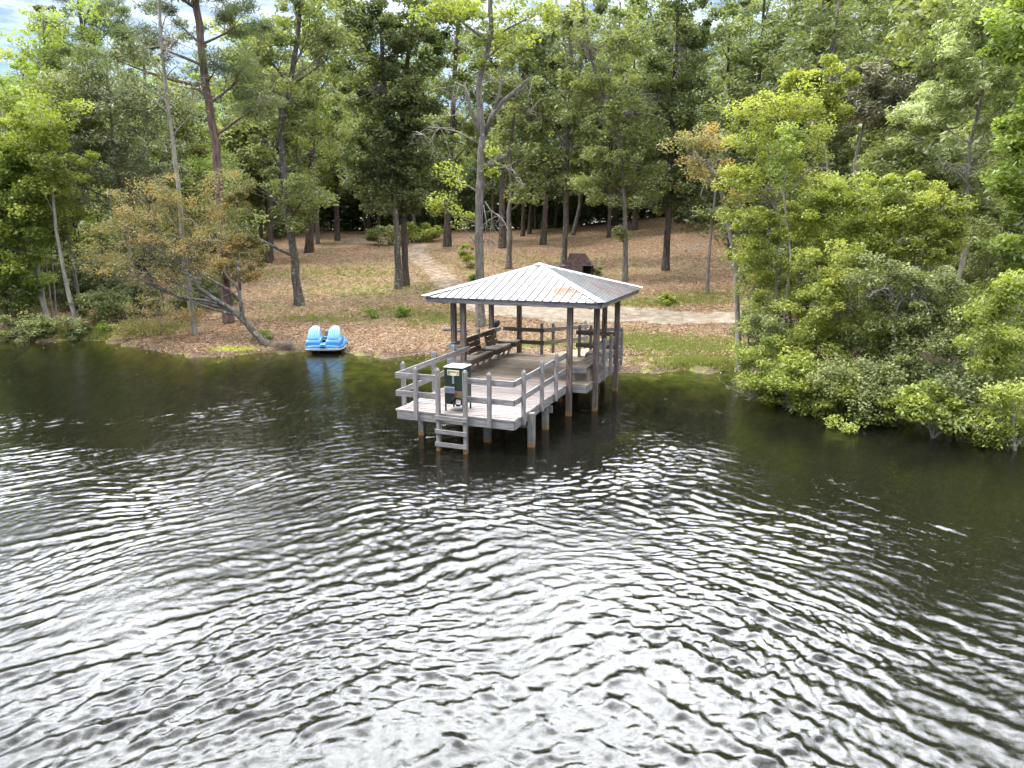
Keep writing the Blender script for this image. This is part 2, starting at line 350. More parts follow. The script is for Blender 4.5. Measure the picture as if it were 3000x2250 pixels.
sand = mix(nt, 1.0, sand, ramp(nt, n2.outputs[0], [(.3, .82), (.65, 1.08)]), 'MULTIPLY')
pm = math_(nt, 'ADD', att(nt, 'path'), math_(nt, 'MULTIPLY', math_(nt, 'SUBTRACT', n3.outputs[0], .5), 1.7))
c = mix(nt, ramp(nt, pm, [(.30, 0), (.75, .92)]), c, sand)
c = mix(nt, att(nt, 'moss'), c, ramp(nt, n2.outputs[0], [(.3, (.20, .24, .02)), (.7, (.42, .44, .05))]))
c = mix(nt, ramp(nt, att(nt, 'wet'), [(.35, 0), (.9, .9)]), c, ramp(nt, n2.outputs[0], [(.3, (.045, .03, .025)), (.5, (.14, .095, .08)), (.7, (.33, .25, .22))]))
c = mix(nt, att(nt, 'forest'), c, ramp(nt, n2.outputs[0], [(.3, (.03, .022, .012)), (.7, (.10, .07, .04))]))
bed = ramp(nt, n3.outputs[0], [(.3, (.05, .08, .012)), (.5, (.21, .26, .035)), (.62, (.38, .42, .06)), (.75, (.52, .38, .14))])
c = mix(nt, att(nt, 'bed'), c, bed)
L(nt, c, p.inputs['Base Color'])
bm = N(nt, 'ShaderNodeBump'); bm.inputs['Strength'].default_value = .8; bm.inputs['Distance'].default_value = .05
L(nt, math_(nt, 'ADD', math_(nt, 'MULTIPLY', vs.outputs[1], .5), n2.outputs[0]), bm.inputs['Height']); L(nt, bm.outputs[0], p.inputs['Normal'])
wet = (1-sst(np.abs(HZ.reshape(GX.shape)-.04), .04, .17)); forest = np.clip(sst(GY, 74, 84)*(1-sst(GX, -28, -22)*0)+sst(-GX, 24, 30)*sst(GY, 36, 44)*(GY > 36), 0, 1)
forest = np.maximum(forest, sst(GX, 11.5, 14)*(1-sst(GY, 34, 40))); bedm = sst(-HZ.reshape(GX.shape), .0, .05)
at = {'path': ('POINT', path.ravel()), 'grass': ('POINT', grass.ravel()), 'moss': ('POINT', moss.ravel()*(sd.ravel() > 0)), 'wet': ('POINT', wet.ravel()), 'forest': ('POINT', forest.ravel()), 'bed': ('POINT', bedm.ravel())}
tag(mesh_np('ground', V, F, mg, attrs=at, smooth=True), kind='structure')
fm = path.ravel()[F].max(1) > .5; used = np.unique(F[fm]); remap = np.full(len(V), -1); remap[used] = np.arange(len(used))
V2 = V[used].copy(); V2[:, 2] += .012
tag(mesh_np('dirt_path', V2, remap[F[fm]], mg, attrs={k: ('POINT', a[1][used]) for k, a in at.items()}, smooth=True), kind='structure')
# ---------------------------------------------------------------- water: ripples spreading over the lake
rs = np.random.RandomState(5)
def spectrum(n, step, lam, dirsig, ang, band=.35, seed=0, iso=False):
    r = np.random.RandomState(seed); k = np.fft.fftfreq(n, step); KX, KY = np.meshgrid(k, k); K = np.hypot(KX, KY)+1e-9
    k0 = 1/lam; A = np.exp(-(np.log(K/k0)/band)**2)
    if not iso:
        th = np.arctan2(KY, KX)-ang; A = A*np.exp(-(np.abs(np.sin(th))/dirsig)**2)
    f = np.fft.ifft2(A*(r.randn(n, n)+1j*r.randn(n, n))).real
    return f/f.std()
def samp(f, step, X, Y):
    n = f.shape[0]; u = (X/step) % n; v = (Y/step) % n; i = np.floor(u).astype(int); j = np.floor(v).astype(int); a = u-i; b = v-j
    i1 = (i+1) % n; j1 = (j+1) % n; i %= n; j %= n
    return f[j, i]*(1-a)*(1-b)+f[j, i1]*a*(1-b)+f[j1, i]*(1-a)*b+f[j1, i1]*a*b
wx = axis([(-420, -60, 30), (-60, -24, 1.5), (-24, 17, .036), (17, 60, 1.5), (60, 420, 30)])
wy = axis([(-300, 2, 15), (2, 5, .5), (5, 16, .034), (16, 34, .06), (34, 80, 4)])
WX, WY = np.meshgrid(wx, wy)
R_ = np.hypot(WX, WY); RC_ = np.hypot(WX-.5, WY-3.5); TH = np.arctan2(WX-.5, WY-3.5)
# rings round the middle of the lake arm: radius on one axis, arc on the other
fa = spectrum(1024, .05, .42, .40, 0, .5, 11); fb = spectrum(1024, .04, .20, .7, 0, .4, 12); fc = spectrum(1024, .035, .13, 1, 0, .4, 13, True); fd = spectrum(512, .25, 6, 1, 0, .6, 14, True)
Wr = RC_+.25*samp(fd, .25, WX, WY)
H1 = samp(fa, .05, Wr, TH*13+40); H2 = samp(fb, .04, Wr+7, TH*11+20)
fe = spectrum(1024, .05, .42, .3, rad(41), .4, 15); ff = spectrum(1024, .05, .42, .3, rad(122), .4, 16)
H3 = samp(fe, .05, WX+60, WY+60); H4 = samp(ff, .05, WX+60, WY+60); H5 = samp(fc, .035, WX+50, WY+50)
gust = .75+.3*np.clip(samp(fd, .25, WX+40, WY+90), -1.5, 1.5)
def crest(h): return h+.22*(h*h-1)
sdw = shore_dist(WX, WY).reshape(WX.shape)
far = 1-.58*sst(R_, 11, 21)-.12*sst(R_, 20, 28); calm = far*(.25+.75*sst(-sdw, .5, 5))
calm *= 1-.78*sst(WX, 4, 10)*sst(R_, 10.5, 15.5)
HW = .0040*crest(H1)+.0034*crest(H2)+.0050*crest(H3)*(.2+.8*sst(WX, -2, 4))+.0042*crest(H4)*(1-.7*sst(WX, 0, 5))+.0021*crest(H5)
HW = HW*gust*calm*(1+.45*(1-sst(R_, 7, 13)))+(.0020*H2+.0012*H5)*gust*sst(R_, 10, 18)*sst(-sdw, .3, 3)*(1-.8*sst(WX, 4, 9))
HW[(WX < -24) | (WX > 17) | (WY < 3) | (WY > 34)] = 0
ny, nx = WX.shape; ii = (np.arange(ny-1)[:, None]*nx+np.arange(nx-1)[None]).ravel()
F = np.stack([ii, ii+1, ii+nx+1, ii+nx], 1); keep = sdw.ravel()[F].min(1) < 1.2
mw = bpy.data.materials.new('lake_water'); mw.use_nodes = True; nt = mw.node_tree; nt.nodes.clear()
geo = N(nt, 'ShaderNodeNewGeometry'); nn = noise(nt, geo.outputs['Position'], 16, 5, .6, .7)
bp = N(nt, 'ShaderNodeBump'); bp.inputs['Strength'].default_value = .35; bp.inputs['Distance'].default_value = .012; L(nt, nn.outputs[0], bp.inputs['Height'])
fr = N(nt, 'ShaderNodeFresnel'); fr.inputs[0].default_value = 1.5; L(nt, bp.outputs[0], fr.inputs[1])
gl = N(nt, 'ShaderNodeBsdfGlossy'); gl.inputs['Roughness'].default_value = .015; L(nt, bp.outputs[0], gl.inputs['Normal'])
tr = N(nt, 'ShaderNodeBsdfTransparent'); tr.inputs[0].default_value = (.95, .97, .93, 1)
df = N(nt, 'ShaderNodeBsdfDiffuse'); df.inputs[0].default_value = (.019, .0195, .013, 1)
m1 = N(nt, 'ShaderNodeMixShader'); m1.inputs[0].default_value = .32; L(nt, tr.outputs[0], m1.inputs[1]); L(nt, df.outputs[0], m1.inputs[2])
m2 = N(nt, 'ShaderNodeMixShader'); L(nt, fr.outputs[0], m2.inputs[0]); L(nt, m1.outputs[0], m2.inputs[1]); L(nt, gl.outputs[0], m2.inputs[2])
va = N(nt, 'ShaderNodeVolumeAbsorption'); va.inputs[0].default_value = (.62, .58, .25, 1); va.inputs[1].default_value = 1.35
o_ = N(nt, 'ShaderNodeOutputMaterial'); L(nt, m2.outputs[0], o_.inputs[0]); L(nt, va.outputs[0], o_.inputs[1])
tag(mesh_np('lake_water', np.stack([WX.ravel(), WY.ravel(), HW.ravel()], 1), F[keep], mw, smooth=True), kind='structure')
# ---------------------------------------------------------------- the dock with its pavilion
DO = (-2.706, 16.369); DTH = rad(20.825); random.seed(3)
dock = empty('pavilion_dock', (DO[0], DO[1], 0), -DTH)
tag(dock, 'weathered wooden dock with railings and a white metal hip roof standing in the lake', 'dock')
def dw(u, v, z=0):
    return Vector((DO[0]+u*math.cos(DTH)+v*math.sin(DTH), DO[1]-u*math.sin(DTH)+v*math.cos(DTH), z))
DZ = .864; WD = 2.94; V1 = 4.14; V2_ = 8.42; UL, UR = -.70, 3.48
def planks(mb, u0, u1, v0, v1, z, pw=.132, gap=.024):
    v = v0
    while v < v1-.03:
        e = min(v+pw, v1); j = random.uniform(-.012, .012)
        mb.board((u0+j, (v+e)/2, z-.018+random.uniform(-.002, .002)), (u1+j, (v+e)/2, z-.018+random.uniform(-.002, .002)), e-v, .036); v = e+gap
    return mb
planks(MB(), -.03, WD+.03, -.03, V1, DZ).build('deck', M['wood_deck'], dock)
planks(MB(), UL-.03, UR+.03, V1+.012, V2_, DZ).build('pavilion_floor', M['wood_deck2'], dock)
def fas(p0, p1, h=.19, z1=DZ-.04, t=.04): return MB().board((p0[0], p0[1], z1-h/2), (p1[0], p1[1], z1-h/2), t, h).build('fascia_board', M['wood_rail'], dock, .004)
fas((0, 0), (WD, 0)); fas((0, .022), (0, V1)); fas((WD, .022), (WD, V1-.022)); fas((UL, V1), (-.022, V1)); fas((WD+.0, V1), (UR, V1))
fas((UR, V1+.022), (UR, V2_)); fas((UL, V1+.022), (UL, V2_)); fas((UL+.022, V2_+.022), (UR, V2_+.022))
mb = MB()
for u in (.6, 1.2, 1.8, 2.4): mb.board((u, .03, DZ-.14), (u, V1-.03, DZ-.14), .04, .19)
for u in (0, .7, 1.4, 2.1, 2.8): mb.board((u, V1+.04, DZ-.14), (u, V2_-.02, DZ-.14), .04, .19)
for v in (.95, 2.5): mb.board((.03, v, DZ-.33), (WD+.1, v, DZ-.33), .07, .18)
mb.build('joists', M['wood_rail'], dock)
def pile(u, v, z1, w=.15, name='pile', mat='wood_pile', z0=-2.2):
    return MB().board((u, v, z0), (u, v, z1), w, w).build(name, M[mat], dock, .006)
for u, v, z in ((.14, .95, DZ-.24), (3.03, .93, DZ+.02-.06), (2.86, 2.5, DZ-.24), (.42, 2.5, DZ-.24), (.14, 4.0, DZ-.24), (1.9, .95, DZ-.24), (2.3, 5.5, DZ-.25), (.5, 5.5, DZ-.25), (.8, 8.2, DZ-.25), (2.05, 8.2, DZ-.25)): pile(u, v, z)
RP = [(3.02, 4.05), (3.56, 4.82), (3.53, 7.52), (2.9, 8.50), (-.07, 8.50), (-.78, 7.72), (-.78, 4.80), (-.13, 4.05)]
for u, v in RP: pile(u, v, 3.06, .145, 'roof_post', 'wood_post')
def post(u, v, z0=.66, z1=1.92, w=.088, name='rail_post', par=None, z_w=False):
    mb = MB(); mb.board((u, v, z0), (u, v, z1-.05), w, w); mb.board((u, v, z1-.05), (u, v, z1), w, w, taper=.45)
    return mb.build(name, M['wood_pile'] if z_w else M['wood_rail'], par or dock, .004)
def rail(par, a, b, z, h=.135, t=.038, name='rail', mat='wood_rail', zb=None):
    return MB().board((a[0], a[1], z-h/2), (b[0], b[1], (zb if zb is not None else z)-h/2), t, h).build(name, M[mat], par, .004)
def railing(posts, runs, mat='wood_rail', z0=.66, z1=1.92):
    """one railing of the dock: its posts and rails are sub-parts of the railing's longest rail"""
    root = None
    for (a, b) in runs:
        for z in (1.745, 1.32):
            r = rail(root or dock, a, b, z, name='rail' if root else 'railing', mat=mat)
            root = root or r
    for u, v in posts: post(u, v, z0, z1, par=root)
    return root
PO = .066
UL1, UL2 = 1.12, 1.80
railing([(.54, -PO), (-PO, .45), (-PO, 2.05), (-PO, 3.25)], [((-.02, -.0), (UL1-.0, -.0)), ((0, .022), (0, V1+.05))])
railing([(2.38, -PO), (WD+PO, .45), (WD+PO, 1.75), (WD+PO, 2.9)], [((UL2, .0), (WD+.0, .0)), ((WD, .022), (WD, V1-.15))])
railing([(-.78, 5.62), (-.78, 6.6)], [((-.70, V1), (-.17, V1)), ((-.70, V1+.022), (-.70, V2_-.1))])
railing([(.77, V2_+.0)], [((-.62, V2_-.03), (.86, V2_-.03))], 'wood_dark')
railing([(2.08, V2_+.02)], [((1.98, V2_-.05), (3.44, V2_-.05))], 'wood_dark')
railing([(UR+PO, 5.85), (UR+PO, 6.72), (UR+.02, V2_+.0)], [((UR, 4.95), (UR, V2_-.08))])
# ladder at the front
lad = post(UL1, -.085, -1.2, 1.935, .092, 'ladder', None, True)
post(UL2, -.085, -1.2, 1.935, .092, 'side_rail', lad, True)
for z in (.80, .47, .17): MB().board((UL1-.06, -.155, z), (UL2+.06, -.150, z-.01), .04, .10).build('rung', M['wood_rail'], lad, .004)
# gangway to the bank
g0l, g0r, g1l, g1r = Vector((.86, V2_, DZ)), Vector((2.02, V2_, DZ)), Vector((1.75, 10.9, .74)), Vector((2.85, 10.6, .74))
mb = MB(); nb = 18
for i in range(nb):
    t0, t1 = i/nb, (i+.92)/nb; a, b = g0l.lerp(g1l, (t0+t1)/2), g0r.lerp(g1r, (t0+t1)/2)
    mb.board(a+Vector((0, 0, -.018)), b+Vector((0, 0, -.018)), (g1l-g0l).length/nb*.92, .036)
gw = mb.build('gangway', M['wood_new'], dock)
for a, b in ((g0l, g1l), (g0r, g1r)): MB().board(a+Vector((0, .03, -.13)), b+Vector((0, 0, -.13)), .04, .18).build('stringer', M['wood_rail'], gw, .004)
for a, b, s in ((g0l, g1l, -1), (g0r, g1r, 1)):
    o = Vector((s*.04, .05, 0))
    for dz in (.88, .45): MB().board(a+o+Vector((0, 0, dz-.07)), b+o+Vector((0, 0, dz-.07)), .038, .135).build('gangway_rail', M['wood_rail'], gw, .004)
    for t in (.24, .6, .97):
        q = a.lerp(b, t)+o*1.0+Vector((s*.065, 0, 0)); m_ = MB(); m_.board((q.x, q.y, -.6), (q.x, q.y, q.z+.98), .088, .088); m_.board((q.x, q.y, q.z+.98), (q.x, q.y, q.z+1.03), .088, .088, taper=.45)
        m_.build('gangway_post', M['wood_rail'], gw, .004)
# roof
mr, nt, p = newmat('roof_metal', .5, .25); p.inputs['Metallic'].default_value = .15
t_ = N(nt, 'ShaderNodeTexCoord'); uvn = N(nt, 'ShaderNodeUVMap')
st = N(nt, 'ShaderNodeMapping'); L(nt, uvn.outputs[0], st.inputs[0]); st.inputs['Scale'].default_value = (9, .5, 1)
ns = noise(nt, st.outputs[0], 1.4, 6, .6, .3); nb_ = noise(nt, t_.outputs['Object'], 3.2, 6, .7, .3)
c = ramp(nt, ns.outputs[0], [(.35, (.19, .19, .19)), (.55, (.295, .29, .285)), (.7, (.36, .355, .345))])
def near(px, py, pz, r):
    v = N(nt, 'ShaderNodeVectorMath', operation='DISTANCE'); L(nt, t_.outputs['Object'], v.inputs[0]); v.inputs[1].default_value = (px, py, pz)
    return ramp(nt, math_(nt, 'DIVIDE', v.outputs['Value'], r), [(.35, 1), (1, 0)])
rz = math_(nt, 'MAXIMUM', near(2.75, 4.35, 3.3, .85), math_(nt, 'MAXIMUM', near(3.5, 6.1, 3.3, 1.0), near(3.55, 7.6, 3.3, 1.0)))
mp2 = N(nt, 'ShaderNodeMapping'); L(nt, uvn.outputs[0], mp2.inputs[0]); mp2.inputs['Scale'].default_value = (3.5, 1.0, 1)
nr = noise(nt, mp2.outputs[0], 2.1, 7, .7, .4)
rm = math_(nt, 'MULTIPLY', ramp(nt, nr.outputs[0], [(.43, 0), (.52, 1)]), rz)
c = mix(nt, math_(nt, 'MULTIPLY', near(3.2, 5.4, 3.4, 2.6), .45), c, mix(nt, ns.outputs[0], (.12, .125, .13), (.33, .33, .33)))
c = mix(nt, rm, c, ramp(nt, nb_.outputs[0], [(.3, (.18, .06, .03)), (.7, (.33, .15, .085))]))
L(nt, c, p.inputs['Base Color']); L(nt, math_(nt, 'ADD', math_(nt, 'MULTIPLY', rm, .4), .4), p.inputs['Roughness'])
M['seam'] = flat('dark_seam_metal', (.19, .19, .19), .6, .1, .2, .25, 3)  # rib contrast put into the colour: seams darker than most of the panel
RC = Vector((1.406, 6.251, 0)); RE = 2.60; ZE = 3.15; ZA = 3.97
def rpt(side, a, t, lift=0):
    """side 0..3 (front, right, back, left), a = position along the eave, t = 0 eave .. 1 apex"""
    dx, dy = [(1, 0), (0, 1), (-1, 0), (0, -1)][side]; ox, oy = [(0, -1), (1, 0), (0, 1), (-1, 0)][side]
    r = RE*(1-t); return Vector((RC.x+dx*a+ox*r, RC.y+dy*a+oy*r, ZE+(ZA-ZE)*t+lift))
roofs = []
for sd_ in range(4):
    m_ = MB(); ribs_ = MB(); n = 22; w = 2*RE/n
    for i in range(n):
        a0, a1 = -RE+i*w, -RE+(i+1)*w; am = (a0+a1)/2
        for (x0, x1) in ((a0, a1),):
            t0, t1 = 1-abs(x0)/RE, 1-abs(x1)/RE
            q = [rpt(sd_, x0, 0), rpt(sd_, x1, 0), rpt(sd_, x1, t1), rpt(sd_, x0, t0)]; uvq = [(x0, 0), (x1, 0), (x1, t1*2.7), (x0, t0*2.7)]
            if t0 < 1e-6: q.pop(3); uvq.pop(3)
            elif t1 < 1e-6: q.pop(2); uvq.pop(2)
            m_.poly(q, uvq)
            m_.poly([v-Vector((0, 0, .008)) for v in reversed(q)], list(reversed(uvq)))
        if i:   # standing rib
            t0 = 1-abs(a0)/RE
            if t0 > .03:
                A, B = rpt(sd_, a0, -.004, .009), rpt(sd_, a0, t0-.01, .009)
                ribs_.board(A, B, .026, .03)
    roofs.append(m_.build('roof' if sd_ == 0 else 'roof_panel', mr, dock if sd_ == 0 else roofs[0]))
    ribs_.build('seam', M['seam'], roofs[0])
roof = roofs[0]
M['cap'] = flat('ridge_cap_metal', (.39, .385, .38), .5, .1, .3, .06, 3)
for k, (sx, sy) in enumerate(((-1, -1), (1, -1), (1, 1), (-1, 1))):
    c0 = Vector((RC.x+sx*(RE+.04), RC.y+sy*(RE+.04), ZE+.012)); c1 = Vector((RC.x, RC.y, ZA+.03))
    along = (c1-c0).normalized(); m_ = MB(); wv_ = .17
    for e in ((-sx, 0), (0, -sy)):
        ev = Vector((e[0], e[1], 0)); tang = (Vector((0, -sy*0, 0)) + ev)
        off = ev*wv_+Vector((0, 0, 0))
        # the wing lies on the roof face it laps over
        q = [c0+Vector((0, 0, .03)), c1+Vector((0, 0, .02)), c1+off*.9+Vector((0, 0, .0-.035)), c0+off+Vector((0, 0, .012))]
        if e[0]*sy*sx < 0 or (e[0] == 0 and False): q = q
        m_.poly(q, [(0, 0), (3, 0), (3, .2), (0, .2)]); m_.poly([v-Vector((0, 0, .006)) for v in reversed(q)], [(0, 0), (3, 0), (3, .2), (0, .2)])
    m_.build('ridge_cap', M['cap'], roof)
m_ = MB()
for a in range(4):
    d1 = Vector(((-1, -1), (1, -1), (1, 1), (-1, 1))[a]+(0,)); d2 = Vector(((1, -1), (1, 1), (-1, 1), (-1, -1))[a]+(0,))
    m_.poly([RC+d1*.17+Vector((0, 0, ZA-.005)), RC+d2*.17+Vector((0, 0, ZA-.005)), RC+Vector((0, 0, ZA+.075))])
m_.build('apex_cap', M['cap'], roof)
E2 = 2.52
for a, b in (((-1, -1), (1, -1)), ((1, -1), (1, 1)), ((1, 1), (-1, 1)), ((-1, 1), (-1, -1))):
    A = RC+Vector((a[0]*E2, a[1]*E2, 3.07)); B = RC+Vector((b[0]*E2, b[1]*E2, 3.07)); d = (B-A).normalized()*.02
    MB().board(A+d, B-d, .036, .145).build('roof_fascia', M['wood_rail'], roof, .004)
m_ = MB()
for v in (4.05, 8.5): m_.board((-.95, v, 3.05), (3.8, v, 3.05), .09, .18)
for u in (-.78, 3.54): m_.board((u, 4.12, 3.02), (u, 8.43, 3.02), .09, .18)
for a in np.arange(-2.1, 2.2, .6):
    for s_ in range(4):
        t = 1-abs(a)/RE; m_.board(rpt(s_, a, .04, -.075), rpt(s_, a, max(t-.03, .1), -.075), .04, .11)
m_.build('rafters', M['wood_dark'], roof)
# ---------------------------------------------------------------- benches
def bench(name, label, mirror, spans, tables, backs):
    t = empty(name, dw(0 if not mirror else 2.82, 0), -DTH); tag(t, label, 'bench')
    sx = -1 if mirror else 1
    def X(u): return sx*u
    z = DZ+.41
    for v0, v1 in spans:
        m_ = MB()
        for k in range(4): m_.board((X(-.17-k*.13), v0, z-.02-k*.012), (X(-.17-k*.13), v1, z-.02-k*.012), .12, .036)
        m_.build('seat', M['wood_seat'], t, .003)
    for v0, v1 in tables:
        m_ = MB(); 
        for k in range(5): m_.board((X(.02-.13*k-.06), v0, z+.035), (X(.02-.13*k-.06), v1, z+.035), .128, .036)
        m_.build('corner_table', M['wood_seat'], t, .003)
        m2_ = MB(); m2_.board((X(.025), v0, z-.05), (X(.025), v1, z-.05), .036, .135); m2_.board((X(0.0), v0+.018, z-.05), (X(-.62), v0+.018, z-.05), .036, .13); m2_.board((X(0.0), v1-.018, z-.05), (X(-.62), v1-.018, z-.05), .036, .13)
        m2_.build('table_apron', M['wood_rail'] if mirror else M['wood_dark'], t, .003)
    for v0, v1 in spans: MB().board((X(-.10), v0, z-.11), (X(-.10), v1, z-.11), .036, .13).build('front_board', M['wood_dark'], t, .003)
    for v0, v1 in backs:
        m_ = MB()
        for k in range(3):
            zz_ = z+.10+k*.155; m_.board((X(-.52-.045*k), v0, zz_), (X(-.52-.045*k), v1, zz_), .03, .135, up=(X(-.28), 0, 1))
        m_.build('backrest', M['wood_dark'], t, .003)
        for v in (v0+.15, v1-.15): MB().board((X(-.53), v, z-.2), (X(-.655), v, z+.47), .036, .08).build('back_brace', M['wood_dark'], t)
        MB().board((X(-.63), v0-.02, z+.505), (X(-.63), v1+.02, z+.505), .11, .03).build('back_cap', M['wood_seat'], t, .003)
    vs_ = [tables[0][0]+.3]+[x for v0, v1 in spans for x in (v0+.12, (v0+v1)/2, v1-.1)]
    for v in vs_: MB().board((X(-.22), v, DZ), (X(-.12), v, z-.10), .09, .04).build('leg', M['wood_seat'], t, .003)
    for v in vs_[::2]: MB().board((X(-.6), v, DZ), (X(-.6), v, z-.06), .09, .04).build('rear_leg', M['wood_seat'], t)
    return t
bench('corner_bench', 'long dark brown slatted bench with two backrests along the left side of the pavilion', False, [(5.0, 6.2), (6.75, 7.85)], [(4.2, 5.0), (6.2, 6.75), (7.85, 8.36)], [(5.25, 6.2), (6.7, 7.6)])
bench('corner_bench', 'grey bench with boxed corner seat beside the right front pavilion posts', True, [(5.05, 6.6)], [(4.25, 5.05), (6.6, 7.3)], [])
# ---------------------------------------------------------------- fish feeder
fd_ = empty('fish_feeder', dw(1.37, .46, DZ), -DTH); tag(fd_, 'dark green metal fish feeder box with white lid on the front of the dock', 'feeder')
M['green'] = flat('green_paint', (.015, .027, .021), .45, 0, .4, .15, 5); M['lid'] = flat('pale_metal', (.55, .57, .57), .4, .1, .5, .05, 4)
M['steel'] = flat('bare_steel', (.45, .45, .45), .35, .7); M['black'] = flat('black_plastic', (.012, .012, .013), .5); M['creamp'] = flat('cream_print', (.68, .66, .42), .5)
hw = .235
MB().box(-hw, hw, -hw, hw, .17, 1.03).build('body', M['green'], fd_, .006)
ld = MB().box(-hw-.012, hw+.012, -hw-.012, hw+.012, 1.035, 1.055).build('lid', M['lid'], fd_, .004)
MB().tube([(-.07, -.02, 1.055), (-.07, -.02, 1.085), (.07, -.02, 1.085), (.07, -.02, 1.055)], .006, 6).build('handle', M['steel'], ld)
for a in (-1, 1):
    for b in (-1, 1): MB().box(a*(hw-.018)-.016, a*(hw-.018)+.016, b*(hw-.018)-.016, b*(hw-.018)+.016, 0, .168).build('leg', M['green'], fd_)
y = -hw
pl_ = MB().box(-.15, .15, y-.010, y-.003, .86, .985).build('name_plate', M['creamp'], fd_, .003)
M['pgreen'] = flat('plate_green', (.18, .22, .10), .5); M['porange'] = flat('plate_orange', (.55, .22, .10), .5); M['pcream'] = flat('plate_banner', (.74, .63, .50), .5); M['pbrown'] = flat('plate_brown', (.20, .13, .07), .5)
MB().box(-.135, -.085, y-.014, y-.011, .885, .97).build('emblem', M['pgreen'], pl_); MB().box(.09, .135, y-.014, y-.011, .885, .965).build('emblem', M['porange'], pl_)
m_ = MB(); m_.poly([(-.075+.15*i/12, y-.013, .885+.035*math.sin(math.pi*i/12)) for i in range(13)]+[(.075, y-.013, .862), (0, y-.013, .852), (-.075, y-.013, .862)]); m_.build('banner', M['pcream'], pl_)
m_ = MB()     # worn lettering: too small in the photograph to read, kept as uneven strokes
for i in range(9): m_.box(-.075+i*.0175, -.064+i*.0175, y-.014, y-.011, .932, .960)
m_.build('lettering', M['pbrown'], pl_)
m_ = prism(MB(), [(-.022, .86), (-.016, .86), (.016, .86), (.026, .67), (-.026, .67)], y-.02, y-.004); m_.build('sight_funnel', M['steel'], fd_)
sp = MB(); sp.board((-.075, y-.06, .60), (-.075, y-.02, .44), .25, .016, up=(0, -1, .2)); sp.build('solar_frame', M['steel'], fd_, .003)
M['cell'] = flat('solar_cell', (.30, .34, .45), .25); sc_ = MB()
for i in range(7): sc_.board((-.172+i*.032, y-.0665, .575), (-.172+i*.032, y-.0345, .455), .024, .006, up=(0, -1, .2))
sc_.build('solar_cells', M['cell'], fd_)
M['rust'] = flat('rusty_steel', (.22, .13, .08), .7, .2, .3, .5, 14)
MB().box(.02, .21, y-.008, y-.003, .34, .50).build('rusty_panel', M['rust'], fd_)
MB().tube([(.03, y-.01, .37), (.0, y-.06, .30), (-.03, y-.08, .24)], [.03, .03, .028], 8).build('chute', M['black'], fd_)
MB().tube([(.0, 0, .17), (0, 0, .09)], [.05, .06], 10).build('spinner', M['black'], fd_)
st_ = MB().box(.06, .175, y-.012, y-.009, .19, .30).build('sticker', flat('white_sticker', (.8, .8, .78), .5), fd_)
MB().box(.06, .175, y-.015, y-.0125, .285, .30).build('sticker_band', flat('red_band', (.6, .08, .07), .5), st_)
m_ = MB(); m_.box(.08, .097, y-.015, y-.0125, .225, .27); m_.box(.13, .145, y-.015, y-.0125, .22, .268); m_.build('sticker_figures', M['pbrown'], st_)
# ---------------------------------------------------------------- pedal boat on the bank
bp_ = onz(955, 1022, .12)
boat = empty('pedal_boat', (bp_.x, bp_.y+.15, .12), rad(2)); boat.scale = (.91, .91, .91); tag(boat, 'bright blue two seat pedal boat pulled up on the leafy bank', 'boat')
M['blue'] = flat('blue_plastic', (.06, .25, .60), .35, 0, .5, .08, 3); M['lblue'] = flat('light_blue_plastic', (.22, .50, .76), .38, 0, .5, .06, 3); M['rim'] = flat('pale_rim', (.42, .40, .385), .5)
M['ltop'] = flat('grey_blue_plastic', (.30, .52, .74), .4, 0, .5, .08, 4)
def loft(secs, mb=None, close=True):
    mb = mb or MB(); n = len(secs[0]); b = len(mb.v)
    for s_ in secs: mb.v += [Vector(p) for p in s_]
    for i in range(len(secs)-1):
        for k in range(n if close else n-1):
            j = (k+1) % n; mb.quad((b+i*n+k, b+i*n+j, b+(i+1)*n+j, b+(i+1)*n+k), [(0, 0)]*4, True)
    mb.quad(tuple(range(b+n-1, b-1, -1)), [(0, 0)]*n); e = b+(len(secs)-1)*n; mb.quad(tuple(range(e, e+n)), [(0, 0)]*n); return mb
def ring(y, z, hw_, hh, n=20, ex=3.0, cx=0):
    o = []
    for k in range(n):
        t = 2*math.pi*k/n; c_, s_ = math.cos(t), math.sin(t)
        o.append((cx+hw_*math.copysign(abs(c_)**(2/ex), c_), y, z+hh*math.copysign(abs(s_)**(2/ex), s_)))
    return o
loft([ring(-.85, .16, .60, .06), ring(-.80, .15, .78, .12), ring(-.4, .15, .86, .15), ring(.5, .18, .84, .15), ring(1.2, .26, .72, .12), ring(1.45, .32, .5, .06)]).build('hull', M['blue'], boat)
loft([ring(-.875, .085, .60, .035), ring(-.84, .075, .80, .06), ring(-.4, .07, .885, .06), ring(.5, .10, .87, .06), ring(1.2, .18, .74, .05), ring(1.47, .25, .5, .03)]).build('rim', M['rim'], boat)
